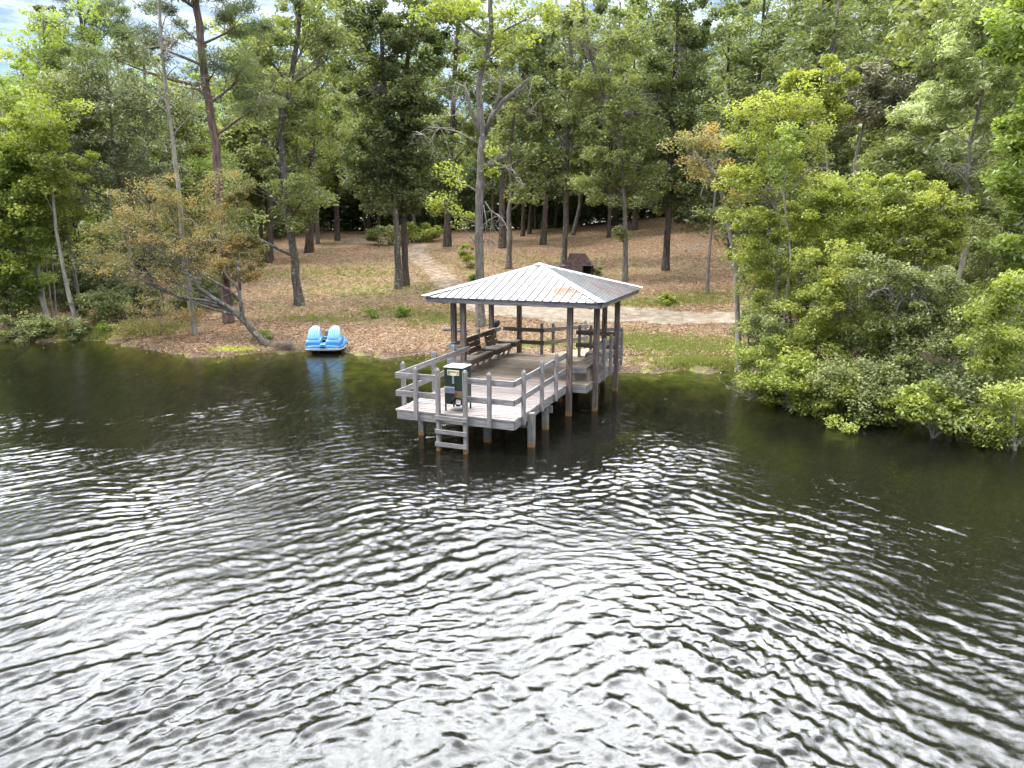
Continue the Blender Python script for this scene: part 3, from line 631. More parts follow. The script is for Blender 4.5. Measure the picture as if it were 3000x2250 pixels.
for s_ in (-1, 1):
    cx = s_*.45
    pod = loft([ring(-.78, .28, .31, .10, ex=5, cx=cx), ring(-.72, .34, .345, .16, ex=5, cx=cx), ring(-.30, .40, .35, .20, ex=5, cx=cx), ring(.10, .44, .33, .18, cx=cx), ring(.30, .44, .26, .10, cx=cx)]).build('seat_pod', M['blue'], boat)
    # rounded seat back, leaning away
    sec = []
    for k, (zz_, yy) in enumerate(((.46, -.60), (.47, -.66), (.58, -.56), (.78, -.38), (.93, -.20), (1.01, -.04), (1.03, .03), (.98, .08))):
        w_ = (.22, .275, .28, .27, .235, .165, .10, .04)[k]; sec.append([(cx-w_, yy+.02, zz_), (cx-w_*.85, yy-.02, zz_+.02), (cx, yy-.035, zz_+.03), (cx+w_*.85, yy-.02, zz_+.02), (cx+w_, yy+.02, zz_), (cx+w_, yy+.09, zz_-.05), (cx, yy+.1, zz_-.05), (cx-w_, yy+.09, zz_-.05)])
    bk = loft(sec).build('seat_back', M['lblue'], pod)
    m_ = MB()
    for k in range(5):
        x = cx-.20+.10*k; hh = 1-abs(k-2)*.10; m_.tube([(x, -.66, .60), (x, -.475, .81), (x, -.27*hh-.02, .80+.16*hh)], .018, 6)
    m_.build('seat_ribs', M['ltop'], pod); MB().box(cx-.23, cx+.23, -.725, -.70, .535, .555).build('seat_groove', M['blue'], pod)
MB().box(-.12, .12, -.86, .5, .26, .33).build('centre_deck', M['ltop'], boat, .02)
ct = MB().box(-.12, .12, -.36, .1, .33, .50).build('pedal_box', M['black'], boat); MB().box(-.13, .13, -.375, -.36, .45, .475).build('pedal_bar', M['rim'], ct)
MB().box(-.10, .10, .15, .5, .55, .80).build('front_seat', flat('grey_plastic', (.20, .19, .20), .6), boat, .02)
rd = MB().tube([(0, -.84, .30), (0, -.86, .48)], .012, 6).build('tiller', M['black'], boat); MB().box(-.13, .13, -.90, -.86, .17, .21).build('rudder_bracket', M['black'], rd)
# ---------------------------------------------------------------- brick fireplace, grill, boards
mbk, nt, p = newmat('old_brick', .9, .15)
t_ = N(nt, 'ShaderNodeTexCoord'); br = N(nt, 'ShaderNodeTexBrick'); L(nt, t_.outputs['Object'], br.inputs[0])
sw = N(nt, 'ShaderNodeSeparateXYZ'); L(nt, t_.outputs['Object'], sw.inputs[0]); cw = N(nt, 'ShaderNodeCombineXYZ'); L(nt, math_(nt, 'ADD', sw.outputs[0], sw.outputs[1]), cw.inputs[0]); L(nt, sw.outputs[2], cw.inputs[1]); L(nt, cw.outputs[0], br.inputs[0])
br.inputs['Scale'].default_value = 1; br.inputs['Brick Width'].default_value = .22; br.inputs['Row Height'].default_value = .085; br.inputs['Mortar Size'].default_value = .009
br.inputs['Color1'].default_value = (.19, .11, .095, 1); br.inputs['Color2'].default_value = (.10, .055, .05, 1); br.inputs['Mortar'].default_value = (.30, .25, .23, 1)
nk = noise(nt, t_.outputs['Object'], 4, 5); L(nt, mix(nt, ramp(nt, nk.outputs[0], [(.4, 0), (.7, .7)]), br.outputs[0], (.05, .035, .035)), p.inputs['Base Color'])
fy = 47.0; fp = atY(1690, 800, fy); fp.z = hz(fp.x, fy)
fpl = empty('brick_fireplace', fp, rad(-12)); tag(fpl, 'old dark brick outdoor fireplace with tapering chimney on the slope behind the roof', 'fireplace')
zt = atY(1690, 742, fy).z-fp.z; zm = atY(1690, 778, fy).z-fp.z
MB().box(-1.05, .42, -.55, .55, 0, zm).build('hearth_wall', mbk, fpl)
MB().box(.424, .95, .05, .5, 0, zm).build('fire_opening', flat('opening_black', (.008, .008, .008), .9), fpl); MB().box(.90, 1.05, .03, .55, 0, zm-.01).build('side_pier', mbk, fpl)  # solid near-black block fills the fireplace opening
m_ = MB(); nst = 9
for k in range(nst):
    t = k/(nst-1); m_.box(-.72+.24*t, .98-.48*t, -.35+.1*t, .50-.12*t, zm+.004+(zt-zm)*k/nst, zm+(zt-zm)*(k+1)/nst)
m_.build('chimney', mbk, fpl)
MB().box(.35, 1.3, -.6, .02, zm+.01, zm+.05).build('grate_shelf', flat('old_iron', (.12, .12, .115), .6, .5), fpl)
gp = atY(1452, 955, 31.5); gz = hz(gp.x, 31.5); gr = empty('charcoal_grill', (gp.x, 31.5, gz)); tag(gr, 'small black pedestal grill standing on the bank behind the bench', 'grill')
gh = atY(1462, 945, 31.5).z-gz
loft([[(gx+.0, gy, zz_) for gx, gy in [(r_*math.cos(k*math.pi/8), r_*math.sin(k*math.pi/8)) for k in range(16)]] for zz_, r_ in ((gh-.22, .06), (gh-.16, .15), (gh-.02, .20), (gh, .20), (gh+.09, .17), (gh+.14, .08), (gh+.15, .02))]).build('bowl', M['black'], gr)
MB().tube([(0, 0, 0), (0, 0, gh-.28)], .04, 8).build('pedestal', M['black'], gr); MB().tube([(.18, 0, gh+.02), (.42, 0, gh+.03)], .015, 6).build('handle', M['black'], gr)
q = ground(1330, 972); bd = MB(); bd.board((q.x-.5, q.y, q.z+.08), (q.x+.6, q.y+.1, q.z+.10), .25, .08); bd.board((q.x-.1, q.y-.25, q.z+.05), (q.x+.7, q.y-.2, q.z+.06), .2, .08)
tag(bd.build('old_board', M['wood_rail']), 'grey weathered boards lying on leaves left of the pavilion posts', 'board')
# ---------------------------------------------------------------- foliage
def leaves(rs, C, Rr, npc, size, asp=.5, up=.6, flatz=.65, tint_spread=.35, base_t=None):
    """leaf faces round clump centres C with radii Rr"""
    n = len(C)*npc; ci = np.repeat(np.arange(len(C)), npc)
    d = rs.randn(n, 3); d /= np.linalg.norm(d, axis=1)[:, None]; d *= (rs.rand(n)**.42)[:, None]; d[:, 2] *= flatz
    P = C[ci]+d*Rr[ci][:, None]
    nr_ = rs.randn(n, 3); nr_[:, 2] = np.abs(nr_[:, 2])+up; nr_ /= np.linalg.norm(nr_, axis=1)[:, None]
    t = rs.randn(n, 3); t -= (t*nr_).sum(1)[:, None]*nr_; t /= np.linalg.norm(t, axis=1)[:, None]; b = np.cross(nr_, t)
    s = size*(.6+.8*rs.rand(n))[:, None]
    V = np.stack([P-t*s, P-b*s*asp+t*s*.1, P+t*s, P+b*s*asp+t*s*.1], 1).reshape(-1, 3)
    F = np.arange(n*4).reshape(n, 4)
    ct = rs.rand(len(C)) if base_t is None else base_t
    tint = np.clip(.5+(ct[ci]-.5)*.9+(rs.rand(n)-.5)*tint_spread*1.4, 0, 1)
    return V, F, tint
def bez(a, b, c, n=5):
    return [a*(1-t)**2+b*(2*t*(1-t))+c*t*t for t in [i/(n-1) for i in range(n)]]
def tree(name, label, cat, trunk, rad0, rad1, blobs, leaf, lsize, barkm, seed=0, npc=110, clump=.55, dens=1.0, thin=0.0, group=None, asp=.5, twigs=True, crownname='crown', up=.6, flatz=.65, inst=False, stems=0, nside=9, flare=1.35, ztrim=None):
    """trunk: list of Vectors; blobs: (centre Vector, rx, ry, rz); returns the tree's Empty at its base"""
    rs = np.random.RandomState(seed+100); rnd = random.Random(seed)
    base = trunk[0].copy(); root = empty(name, base); tag(root, label, cat, group)
    tr = [p-base for p in trunk]; mb = MB()
    # densify
    pts = []; 
    for i in range(len(tr)-1):
        for k in range(3): pts.append(tr[i].lerp(tr[i+1], k/3)+Vector((rnd.uniform(-1, 1), rnd.uniform(-1, 1), 0))*rad0*.12*(1 if i+k else 0))
    pts.append(tr[-1]); n = len(pts); rr = [rad0+(rad1-rad0)*(i/(n-1))**.8 for i in range(n)]; rr[0] *= flare; 
    if n > 3: rr[1] *= 1+(flare-1)*.25
    pts[0] = pts[0]+Vector((0, 0, -.25))
    if flare > 1: pts.insert(1, tr[0]+Vector((0, 0, .12))); rr.insert(1, rad0*(1+(flare-1)*.6))
    mb.tube(pts, rr, nside, True)
    C = []; Rl = []
    for bi, (c, rx, ry, rz) in enumerate(blobs):
        c = c-base; vol = rx*ry*rz; nc = max(3, int(dens*5.5*(rx*ry+rx*rz+ry*rz)/3/(clump**2)*.55))
        # limb from the trunk to the blob
        zs_ = [(abs((p.z)-(c.z-rz*1.0-.25*math.hypot(p.x-c.x, p.y-c.y))), i) for i, p in enumerate(pts)]
        ai = min(zs_)[1]; A = pts[ai]; mid = A.lerp(c, .5)+Vector((0, 0, -.08*(c-A).length+rnd.uniform(-.1, .2)*rx))
        limb = bez(A, mid, c+Vector((0, 0, -.2*rz)), 6); r0 = min(rr[ai]*.55, .025+.022*(c-A).length)
        mb.tube(limb, [r0*(1-.75*i/5) for i in range(6)], 5, False)
        for k in range(nc):
            if thin and rs.rand() < thin*max(0, min(1, (c.z-4)/14)): continue
            d = rs.randn(3); d /= np.linalg.norm(d); q = d*(.35+.65*rs.rand()**.5)
            P = c+Vector((q[0]*rx, q[1]*ry, q[2]*rz)); 
            if ztrim is not None and P.z+base.z < ztrim: P.z = ztrim-base.z+rs.rand()*.3
            C.append((P.x, P.y, P.z)); Rl.append(clump*(.6+.8*rs.rand()))
            if twigs and k % 2 == 0:
                a = limb[rnd.choice((2, 3, 4, 5))]; m2 = a.lerp(P, .5)+Vector((rnd.uniform(-.15, .15), rnd.uniform(-.15, .15), rnd.uniform(-.1, .15)))*rx
                mb.tube(bez(a, m2, P, 4), [r0*.32, r0*.25, r0*.16, r0*.06], 3, False)
    mb.build('trunk', barkm, root)
    if npc and C:
        V, F, t = leaves(rs, np.array(C), np.array(Rl), npc, lsize, asp, up, flatz)
        mesh_np(crownname, V, F, LM[leaf], root, {'tint': ('FACE', t)})
    return root
def twig_bush(name, label, base, h, r, n, seed, group=None, mat=None, col='bark_pale'):
    rnd = random.Random(seed); root = empty(name, base); tag(root, label, 'bush', group); mb = MB()
    for i in range(n):
        a = rnd.uniform(0, 6.28); e = rnd.uniform(.2, 1.2); q = Vector((math.cos(a)*r*e, math.sin(a)*r*e*.7, h*rnd.uniform(.15, 1)))
        s = Vector((rnd.uniform(-.7, .7)*r, rnd.uniform(-.2, .5)*r, 0)); m = s.lerp(q, .5)+Vector((rnd.uniform(-.2, .2), rnd.uniform(-.2, .2), rnd.uniform(-.1, .3)))*r
        ln = bez(s, m, q, 5); mb.tube(ln, [.014, .011, .008, .006, .003], 3, False)
        for k in range(5):
            a_ = ln[rnd.choice((1, 2, 3, 4))]; b_ = a_+Vector((rnd.uniform(-1, 1), rnd.uniform(-1, 1), rnd.uniform(-.5, .9)))*r*.3
            mb.tube([a_, a_.lerp(b_, .5)+Vector((rnd.uniform(-.05, .05), 0, rnd.uniform(-.05, .05))), b_], [.007, .005, .002], 3, False)
    mb.build('twigs', M[col], root); return root
def copytree(src, loc, rz, sc, label=None, group=None):
    c = src.copy(); COL.objects.link(c); c.location = loc; c.rotation_euler = (0, 0, rz); c.scale = sc
    if label: c['label'] = label
    if group: c['group'] = group
    for ch in src.children:
        d = ch.copy(); COL.objects.link(d); d.parent = c
    return c
def pathat(Y, base, pxs, z0=None):
    return [base]+[atY(x, y, Y) for x, y in pxs]
def blobpx(Y, lst):
    """(px, py, rx_px, ry_px, dY, depth factor) -> world blobs"""
    o = []
    for b in lst:
        px, py, rx, ry = b[:4]; dY = b[4] if len(b) > 4 else 0; df = b[5] if len(b) > 5 else 1
        y_ = Y+dY; c = atY(px, py, y_); k = y_/FPX; o.append((c, rx*k, max(rx, ry)*k*.85*df, ry*k))
    return o
exec_trees = True
B = ground
def T(name, label, base, pxs, r0, r1, blobs, leaf, ls, bk, seed, Y=None, cat='tree', **k):
    b = B(*base) if Y is None else Vector((atY(*base, Y).x, Y, hz(atY(*base, Y).x, Y)))
    if cat == 'tree' and Y != 61: k.setdefault('thin', .55)
    return tree(name, label, cat, pathat(b.y, b, pxs), r0*.85, r1*.8, blobpx(b.y, blobs), leaf, ls, bk, seed, **k)
# --- the trees standing on the cleared slope
T('pine_tree', 'tall reddish pine trunk behind the leaning tree with thin needles high up', (671, 945), [(655, 800), (648, 669), (640, 520), (630, 400), (604, 253), (583, 68), (560, -60), (545, -300)], .29, .17,
  [(430, 120, 90, 35), (330, 160, 80, 40), (700, 60, 90, 50), (500, 40, 70, 40), (640, 180, 60, 40), (720, 200, 70, 45), (560, -80, 120, 70), (700, -120, 120, 70), (440, -100, 110, 60), (760, 300, 60, 35)], 'pine', .17, M['bark_pine'], 1, npc=210, thin=.1, asp=.10, clump=.55, dens=.8, up=.0)
T('slender_tree', 'thin pale trunk rising left of the reddish pine', (572, 984), [(560, 900), (535, 700), (520, 520), (505, 400), (490, 300), (470, 100), (462, -60)], .15, .07,
  [(430, 260, 90, 60), (520, 180, 70, 60), (420, 120, 80, 60), (500, 0, 90, 60), (380, 200, 70, 50), (560, 330, 60, 40)], 'grey', .10, M['bark_pale'], 2, npc=70, asp=.3, clump=.6, dens=.75)
T('oak_tree', 'leaning grey oak with spreading roots on the slope above the pedal boat', (878, 895), [(868, 820), (862, 750), (850, 680), (835, 560), (822, 400), (826, 330), (850, 250), (870, 120), (880, -20), (890, -250)], .30, .12,
  [(760, 520, 120, 70, 1), (900, 560, 90, 60, -1), (880, 640, 70, 35, -.5), (760, 380, 120, 80, 1), (930, 400, 100, 80, 1), (800, 250, 130, 80, 0), (930, 250, 110, 70, 2), (760, 120, 110, 80), (900, 100, 130, 80), (850, -60, 180, 100), (700, 650, 60, 40, 1), (980, 140, 80, 60)], 'oak', .10, M['bark_spot'], 3, npc=120, clump=.6, dens=.85)
T('oak_tree', 'dark trunked oak at the left edge of the clearing behind the leaning grey oak', (907, 757), [(910, 650), (915, 500), (912, 350), (930, 200), (935, 50), (940, -80)], .42, .18,
  [(880, 560, 60, 60), (1000, 330, 80, 60), (900, 300, 90, 70), (980, 200, 90, 60), (860, 180, 90, 70), (950, 60, 120, 80), (1000, 480, 50, 50), (860, 440, 60, 60)], 'oak', .17, M['bark_dark'], 4, npc=120, clump=1.0, Y=62)
T('oak_tree', 'grey spotted oak trunk, left one of the close pair beside the dirt path', (1166, 832), [(1165, 740), (1160, 640), (1150, 500), (1145, 400), (1130, 300), (1120, 150), (1110, -50)], .26, .12,
  [(1100, 560, 90, 60), (1060, 470, 80, 60), (1120, 430, 90, 70), (1080, 350, 90, 70), (1130, 270, 100, 60), (1060, 210, 100, 60), (1120, 110, 120, 80), (1080, 0, 130, 80), (1180, 330, 60, 50)], 'dark', .12, M['bark_spot'], 5, npc=150, clump=.62, Y=44, dens=1.1)
T('oak_tree', 'darker oak trunk, right one of the close pair beside the dirt path', (1189, 822), [(1186, 740), (1182, 640), (1188, 500), (1180, 350), (1190, 200), (1210, 50), (1215, -100)], .27, .12,
  [(1230, 590, 90, 45), (1270, 520, 70, 50), (1200, 500, 90, 60), (1250, 420, 80, 60), (1200, 350, 80, 70), (1240, 260, 90, 60), (1200, 170, 100, 60), (1240, 60, 110, 70), (1210, -40, 120, 70)], 'dark', .12, M['bark_dark'], 6, npc=150, clump=.62, Y=45, dens=1.1)
T('oak_tree', 'dark trunked oak standing where the dirt path meets the forest', (1310, 711), [(1312, 600), (1320, 480), (1322, 390), (1330, 250), (1340, 100), (1350, -40)], .42, .18,
  [(1290, 330, 80, 60), (1360, 280, 80, 60), (1300, 200, 90, 70), (1380, 170, 80, 60), (1330, 80, 110, 70), (1260, 470, 50, 40), (1350, -20, 120, 60), (1380, 400, 60, 50)], 'oak', .18, M['bark_dark'], 7, npc=120, clump=1.0, Y=66)
# the broken tree beside the pavilion
bb = B(1408, 956); Ym = bb.y
tr = T('broken_tree', 'large grey tree with snapped limbs forking above the pavilion roof', (1408, 956), [(1406, 850), (1403, 655), (1408, 520), (1410, 452), (1414, 398), (1406, 310), (1401, 253), (1420, 180), (1440, 90), (1436, 0), (1432, -120)], .27, .11,
  [(1310, 610, 55, 45, -.5), (1345, 640, 40, 40, .5), (1330, 500, 45, 40), (1420, 60, 60, 60), (1400, 150, 45, 60), (1330, 30, 90, 60), (1500, 90, 70, 50), (1560, 40, 90, 50), (1440, -80, 150, 80), (1290, 0, 80, 60), (1430, 440, 25, 25), (1440, 520, 25, 35)], 'lime', .085, M['bark_grey'], 8, npc=75, clump=.5, dens=.8)
def limbs(root, name, mat, runs, Y, seed=0):
    b = root.location; rn = random.Random(seed)
    for pts, r0, r1, tw in runs:
        mb = MB()
        q = [atY(x, y, Y+dy_)-b for x, y, dy_ in [(p+(0,))[:3] for p in pts]]; n = len(q)
        mb.tube(q, [r0+(r1-r0)*i/(n-1) for i in range(n)], 7, True)
        for k in range(tw):
            i = rn.randrange(max(1, n//2), n); a = q[i]; L_ = rn.uniform(.4, 1.3)
            d = Vector((rn.uniform(-1, 1), rn.uniform(-.6, .6), rn.uniform(-.9, .5))).normalized(); m_ = a+d*L_*.5+Vector((0, 0, rn.uniform(-.1, .2))); e = a+d*L_+Vector((0, 0, -rn.uniform(0, .5)))
            mb.tube([a, m_, e], [.022, .014, .005], 4, False)
            for j in range(3):
                f = m_.lerp(e, rn.random()); g = f+Vector((rn.uniform(-.4, .4), rn.uniform(-.3, .3), rn.uniform(-.5, .2))); mb.tube([f, g], [.009, .003], 3, False)
        mb.build(name, mat, root)
limbs(tr, 'limb', M['bark_grey'], [([(1413, 405), (1395, 360), (1378, 320), (1372, 290), (1360, 255)], .13, .07, 8), ([(1418, 398), (1440, 340), (1475, 295), (1520, 258), (1553, 229)], .115, .07, 5),
  ([(1416, 497), (1440, 478), (1462, 464), (1485, 455)], .13, .11, 3), ([(1450, 320), (1462, 280), (1472, 215)], .08, .05, 6)], Ym, 1)
limbs(tr, 'branch', M['bark_pale'], [([(1360, 255), (1335, 240), (1325, 290), (1322, 340)], .04, .015, 9), ([(1400, 420), (1340, 385), (1290, 375), (1240, 395)], .035, .01, 9), ([(1420, 590), (1440, 620), (1440, 660), (1470, 640)], .035, .01, 8),
  ([(1435, 492), (1480, 490), (1510, 520)], .035, .01, 7), ([(1560, 240), (1545, 290), (1550, 330)], .025, .01, 5), ([(1416, 600), (1425, 650), (1420, 700)], .03, .01, 7)], Ym, 2)
T('young_tree', 'bent grey tree behind the broken tree with hanging bare branches', (1490, 778), [(1494, 700), (1490, 620), (1500, 560), (1495, 450), (1510, 300), (1500, 200)], .26, .08,
  [(1500, 330, 70, 60), (1560, 400, 60, 50), (1480, 430, 60, 45), (1540, 480, 60, 50), (1550, 560, 60, 35), (1520, 220, 80, 60), (1500, 130, 90, 50)], 'oak', .13, M['bark_grey'], 9, npc=110, clump=.7, Y=52)
for i, (x, y, w, tp, lb) in enumerate([(1472, 722, .40, 1470, 'dark tree right behind the bent grey tree'), (1531, 697, .26, 1535, 'thin dark tree, left of two that stand close on the crest'), (1551, 693, .24, 1556, 'thin dark tree, right of two that stand close on the crest'),
                            (1591, 716, .34, 1598, 'straight dark tree on the crest between the close pair and the fireplace'), (1680, 686, .26, 1700, 'pale spotted tree on the crest behind the fireplace')]):
    Yt = [64, 74, 76, 66, 72][i]
    T('forest_edge_tree', lb, (x, y), [(tp, 600), (tp+3, 450), (tp-5, 300), (tp+5, 150)], w, .12,
      [(tp-30, 420, 70, 50), (tp+40, 360, 70, 50), (tp-40, 300, 80, 60), (tp+20, 240, 80, 60), (tp-10, 160, 90, 60), (tp+30, 100, 80, 50), (tp+20, 520, 60, 50, 1)], ['dark', 'oak', 'oak', 'dark', 'oak'][i], .19, M[['bark_dark', 'bark_dark', 'bark_dark', 'bark_dark', 'bark_spot'][i]], 20+i, npc=110, clump=1.05, Y=Yt)
T('oak_tree', 'spotted oak standing against the left side of the brick fireplace', (1652, 778), [(1655, 700), (1658, 600), (1660, 480), (1664, 340), (1675, 240), (1672, 120), (1675, 0)], .27, .13,
  [(1600, 330, 80, 60), (1700, 420, 80, 60), (1620, 460, 80, 60), (1720, 330, 70, 60), (1600, 220, 90, 60), (1700, 200, 90, 60), (1650, 110, 100, 60), (1690, 20, 110, 60), (1650, 550, 70, 40)], 'dark', .14, M['bark_spot'], 30, npc=130, clump=.75, Y=51)
T('oak_tree', 'grey oak with a leafy shoot low on its trunk right of the fireplace', (1832, 808), [(1833, 720), (1830, 610), (1822, 480), (1805, 350), (1760, 260), (1730, 160), (1715, 60), (1700, -50)], .20, .09,
  [(1815, 690, 22, 28), (1790, 560, 110, 45), (1870, 520, 80, 50), (1740, 500, 70, 50), (1820, 430, 110, 60), (1880, 380, 70, 60), (1750, 330, 100, 60), (1830, 270, 90, 60), (1720, 220, 90, 60), (1800, 140, 110, 60), (1710, 60, 110, 60), (1860, 60, 90, 50)], 'oak', .105, M['bark_grey'], 31, npc=120, clump=.62, Y=45, dens=.95)
T('oak_tree', 'near black oak trunk with flared foot at the right of the clearing', (1950, 781), [(1955, 700), (1960, 600), (1962, 480), (1968, 380), (1975, 250), (1985, 120), (1985, -20)], .30, .14,
  [(1930, 560, 90, 60), (2030, 540, 80, 60), (1970, 470, 100, 60), (1900, 400, 80, 60), (2040, 430, 80, 60), (1970, 340, 100, 60), (1900, 260, 80, 50), (2040, 300, 80, 60), (1960, 200, 110, 60), (1990, 90, 120, 60), (1960, 0, 120, 60)], 'dark', .12, M['bark_dark'], 32, npc=140, clump=.68, Y=49, dens=1.1)
t_ = T('slim_tree', 'slim pale tree standing alone right of the near black oak', (2072, 850), [(2074, 790), (2080, 720), (2084, 660), (2092, 600), (2100, 520), (2110, 430)], .125, .05,
  [(2090, 620, 35, 30), (2110, 520, 50, 40), (2080, 420, 60, 50), (2120, 330, 60, 50)], 'oak', .09, M['bark_grey'], 33, npc=80, clump=.5, Y=40.5)
limbs(t_, 'branch', M['bark_pale'], [([(2082, 700), (2040, 722), (2005, 735)], .03, .008, 6), ([(2082, 700), (2130, 695), (2160, 705)], .03, .008, 5)], 40.5, 3)
for i, (x, y, w, lb) in enumerate([(2143, 725, .22, 'dark trunk seen just left of the yellow green shrubs'), (1783, 700, .20, 'thin trunk at the forest edge right of the fireplace'), (1860, 668, .30, 'dark trunk on the crest with spreading foot'), (2010, 648, .16, 'small far trunk above the right side of the clearing'), (1625, 690, .2, 'thin far trunk over the roof peak'),
                       (990, 722, .30, 'dark trunk deep in the forest left of the path'), (784, 722, .32, 'black trunk at the forest edge right of the pine'), (765, 728, .20, 'thin black trunk touching the forest edge right of the pine'), (1080, 700, .25, 'dark trunk beside the far end of the path'), (1240, 690, .25, 'black trunk in the forest just right of the close pair')]):
    Yt = [52, 68, 72, 80, 80, 70, 56, 57, 80, 82][i]; tp = x+random.uniform(-12, 12)
    T('forest_edge_tree', lb, (x, y), [(tp, 560), (tp+4, 400), (tp-6, 220), (tp, 90)], w, .1,
      [(tp-40, 430, 80, 60), (tp+50, 380, 80, 60), (tp-20, 300, 100, 60), (tp+30, 210, 90, 60), (tp-20, 120, 90, 60), (tp+10, 520, 80, 40)], ['dark', 'oak'][i % 2], .19, M['bark_dark'], 40+i, npc=100, clump=1.05, Y=Yt)
# --- the leaning shore tree with rusty leaves
lb_ = B(778, 1016); yl = lb_.y+.15
tr = T('leaning_tree', 'lichen covered tree leaning left over the water edge with rusty orange leaves', (778, 1016), [(750, 980), (720, 945), (690, 915), (660, 895), (620, 870), (585, 845), (572, 815), (540, 800)], .19, .06,
  [(470, 690, 120, 90, 1.0), (350, 720, 100, 90, .5), (560, 640, 90, 80, 1), (430, 590, 100, 70, 1), (560, 750, 90, 50, .5), (280, 760, 70, 50), (500, 560, 70, 50, 1), (400, 800, 110, 50, 0), (620, 700, 50, 60, .3), (330, 640, 60, 50, .5), (640, 560, 60, 50, .8)], 'orange', .044, M['bark_spot'], 50, npc=95, clump=.42, dens=1.25, asp=.38, flare=1.2)
limbs(tr, 'limb', M['bark_spot'], [([(735, 962), (712, 930), (706, 890), (700, 850), (690, 835), (665, 810), (655, 790)], .105, .04, 4), ([(700, 880), (672, 850), (640, 832), (600, 808), (570, 780)], .08, .03, 4), ([(660, 893), (600, 880), (540, 872), (500, 860), (470, 850)], .07, .025, 5), ([(704, 850), (700, 790), (702, 740)], .05, .02, 4)], lb_.y, 5)
limbs(tr, 'branch', M['bark_pale'], [([(560, 800), (480, 740), (420, 700)], .04, .012, 14), ([(500, 860), (420, 800), (330, 760)], .04, .012, 14), ([(560, 780), (540, 700), (470, 600)], .04, .012, 14), ([(570, 780), (600, 700), (560, 640)], .03, .01, 10)], yl+.8, 6)
T('rusty_bush', 'rusty leaved young tree growing close right of the pine trunk', (700, 880), [(700, 830), (698, 780), (700, 700), (690, 600), (688, 540)], .05, .02,
  [(700, 780, 80, 50), (680, 700, 60, 40), (690, 600, 45, 40), (705, 540, 35, 35), (740, 720, 45, 35), (655, 790, 50, 40)], 'orange', .055, M['bark_red'], 51, npc=150, clump=.32, dens=.8, Y=34)
T('low_bush', 'sparse rusty twiggy bush hanging over the left bank', (470, 985), [(470, 950), (450, 900)], .04, .02,
  [(480, 940, 110, 40), (400, 960, 70, 30), (540, 900, 60, 50), (430, 900, 60, 30)], 'orange', .04, M['bark_red'], 52, npc=60, clump=.3, dens=.9, cat='bush')
# --- left bank
T('pale_tree', 'pale bare trunk leaning left, tallest at the left bank', (140, 952), [(120, 860), (105, 760), (88, 680), (75, 610), (50, 540), (30, 470), (10, 380), (-20, 250)], .17, .09,
  [(40, 560, 90, 60), (110, 500, 70, 50), (20, 450, 90, 60), (-20, 350, 100, 70), (90, 400, 80, 60), (60, 640, 90, 50, -1), (-20, 700, 80, 50, -1), (20, 780, 60, 40, -1)], 'lime', .085, M['bark_pale'], 60, npc=140, clump=.5, dens=.9)
T('pale_tree', 'forked pale trunk leaning over the left waterline', (228, 966), [(212, 900), (198, 850), (182, 770), (165, 680), (158, 600), (150, 480), (140, 350)], .15, .05,
  [(130, 560, 70, 50), (190, 480, 80, 60), (120, 440, 80, 60), (60, 400, 80, 60), (150, 330, 90, 60)], 'lime', .085, M['bark_pale'], 61, npc=120, clump=.5)
T('pale_tree', 'thin spotted trunk between the forked pale tree and the rusty leaves', (238, 918), [(222, 820), (210, 740), (190, 640), (180, 560), (170, 430), (165, 300)], .10, .05,
  [(190, 430, 80, 60), (260, 380, 80, 60), (200, 320, 90, 60), (130, 280, 90, 60), (240, 250, 90, 60)], 'olive', .09, M['bark_grey'], 62, npc=120, clump=.55)
T('pale_tree', 'very thin straight sapling behind the forked pale tree', (155, 942), [(145, 850), (135, 770), (120, 690), (112, 600)], .06, .03, [(100, 600, 60, 40), (140, 560, 60, 50)], 'lime', .08, M['bark_pale'], 63, npc=110, clump=.45)
T('pale_tree', 'very thin sapling right beside the forked trunk base', (166, 938), [(160, 850), (155, 790), (150, 700)], .05, .03, [(160, 690, 50, 40), (170, 640, 50, 40)], 'olive', .08, M['bark_pale'], 64, npc=110, clump=.45)
T('bank_tree', 'bright spring green tree filling the left edge of the photo', (20, 950), [(10, 860), (0, 760), (5, 650), (20, 520), (30, 400)], .16, .07,
  [(10, 620, 110, 80), (90, 700, 80, 60), (-10, 780, 90, 60), (60, 560, 90, 60), (130, 620, 70, 50), (20, 860, 80, 50), (90, 810, 60, 45), (10, 480, 110, 70)], 'bright', .075, M['bark_red'], 65, npc=220, clump=.45, Y=34.5)
T('bank_tree', 'yellow green tall tree with open crown against the sky at top left', (110, 900), [(100, 700), (90, 500), (120, 300), (130, 150), (125, 20)], .2, .06,
  [(60, 280, 90, 60), (150, 240, 100, 60), (100, 160, 90, 60), (190, 120, 80, 60), (120, 60, 70, 40), (30, 360, 110, 60), (180, 330, 110, 60), (70, 430, 120, 60), (210, 30, 70, 50)], 'bright', .105, M['bark_red'], 66, npc=75, clump=.65, dens=.85, Y=42)
T('magnolia_tree', 'grey green evergreen with drooping dull leaves left of the pine', (390, 905), [(385, 800), (370, 650), (345, 500), (330, 400), (320, 300), (310, 180)], .17, .06,
  [(330, 480, 130, 70), (240, 420, 110, 70), (420, 430, 100, 70), (330, 370, 130, 70), (240, 320, 110, 60), (430, 330, 90, 60), (340, 270, 110, 60), (280, 560, 130, 50), (420, 520, 90, 50), (180, 500, 90, 60), (360, 190, 90, 50), (250, 230, 90, 50), (500, 270, 60, 50), (520, 460, 60, 60)], 'grey', .11, M['bark_red'], 67, npc=95, clump=.55, dens=1.0, Y=37.5, asp=.28)
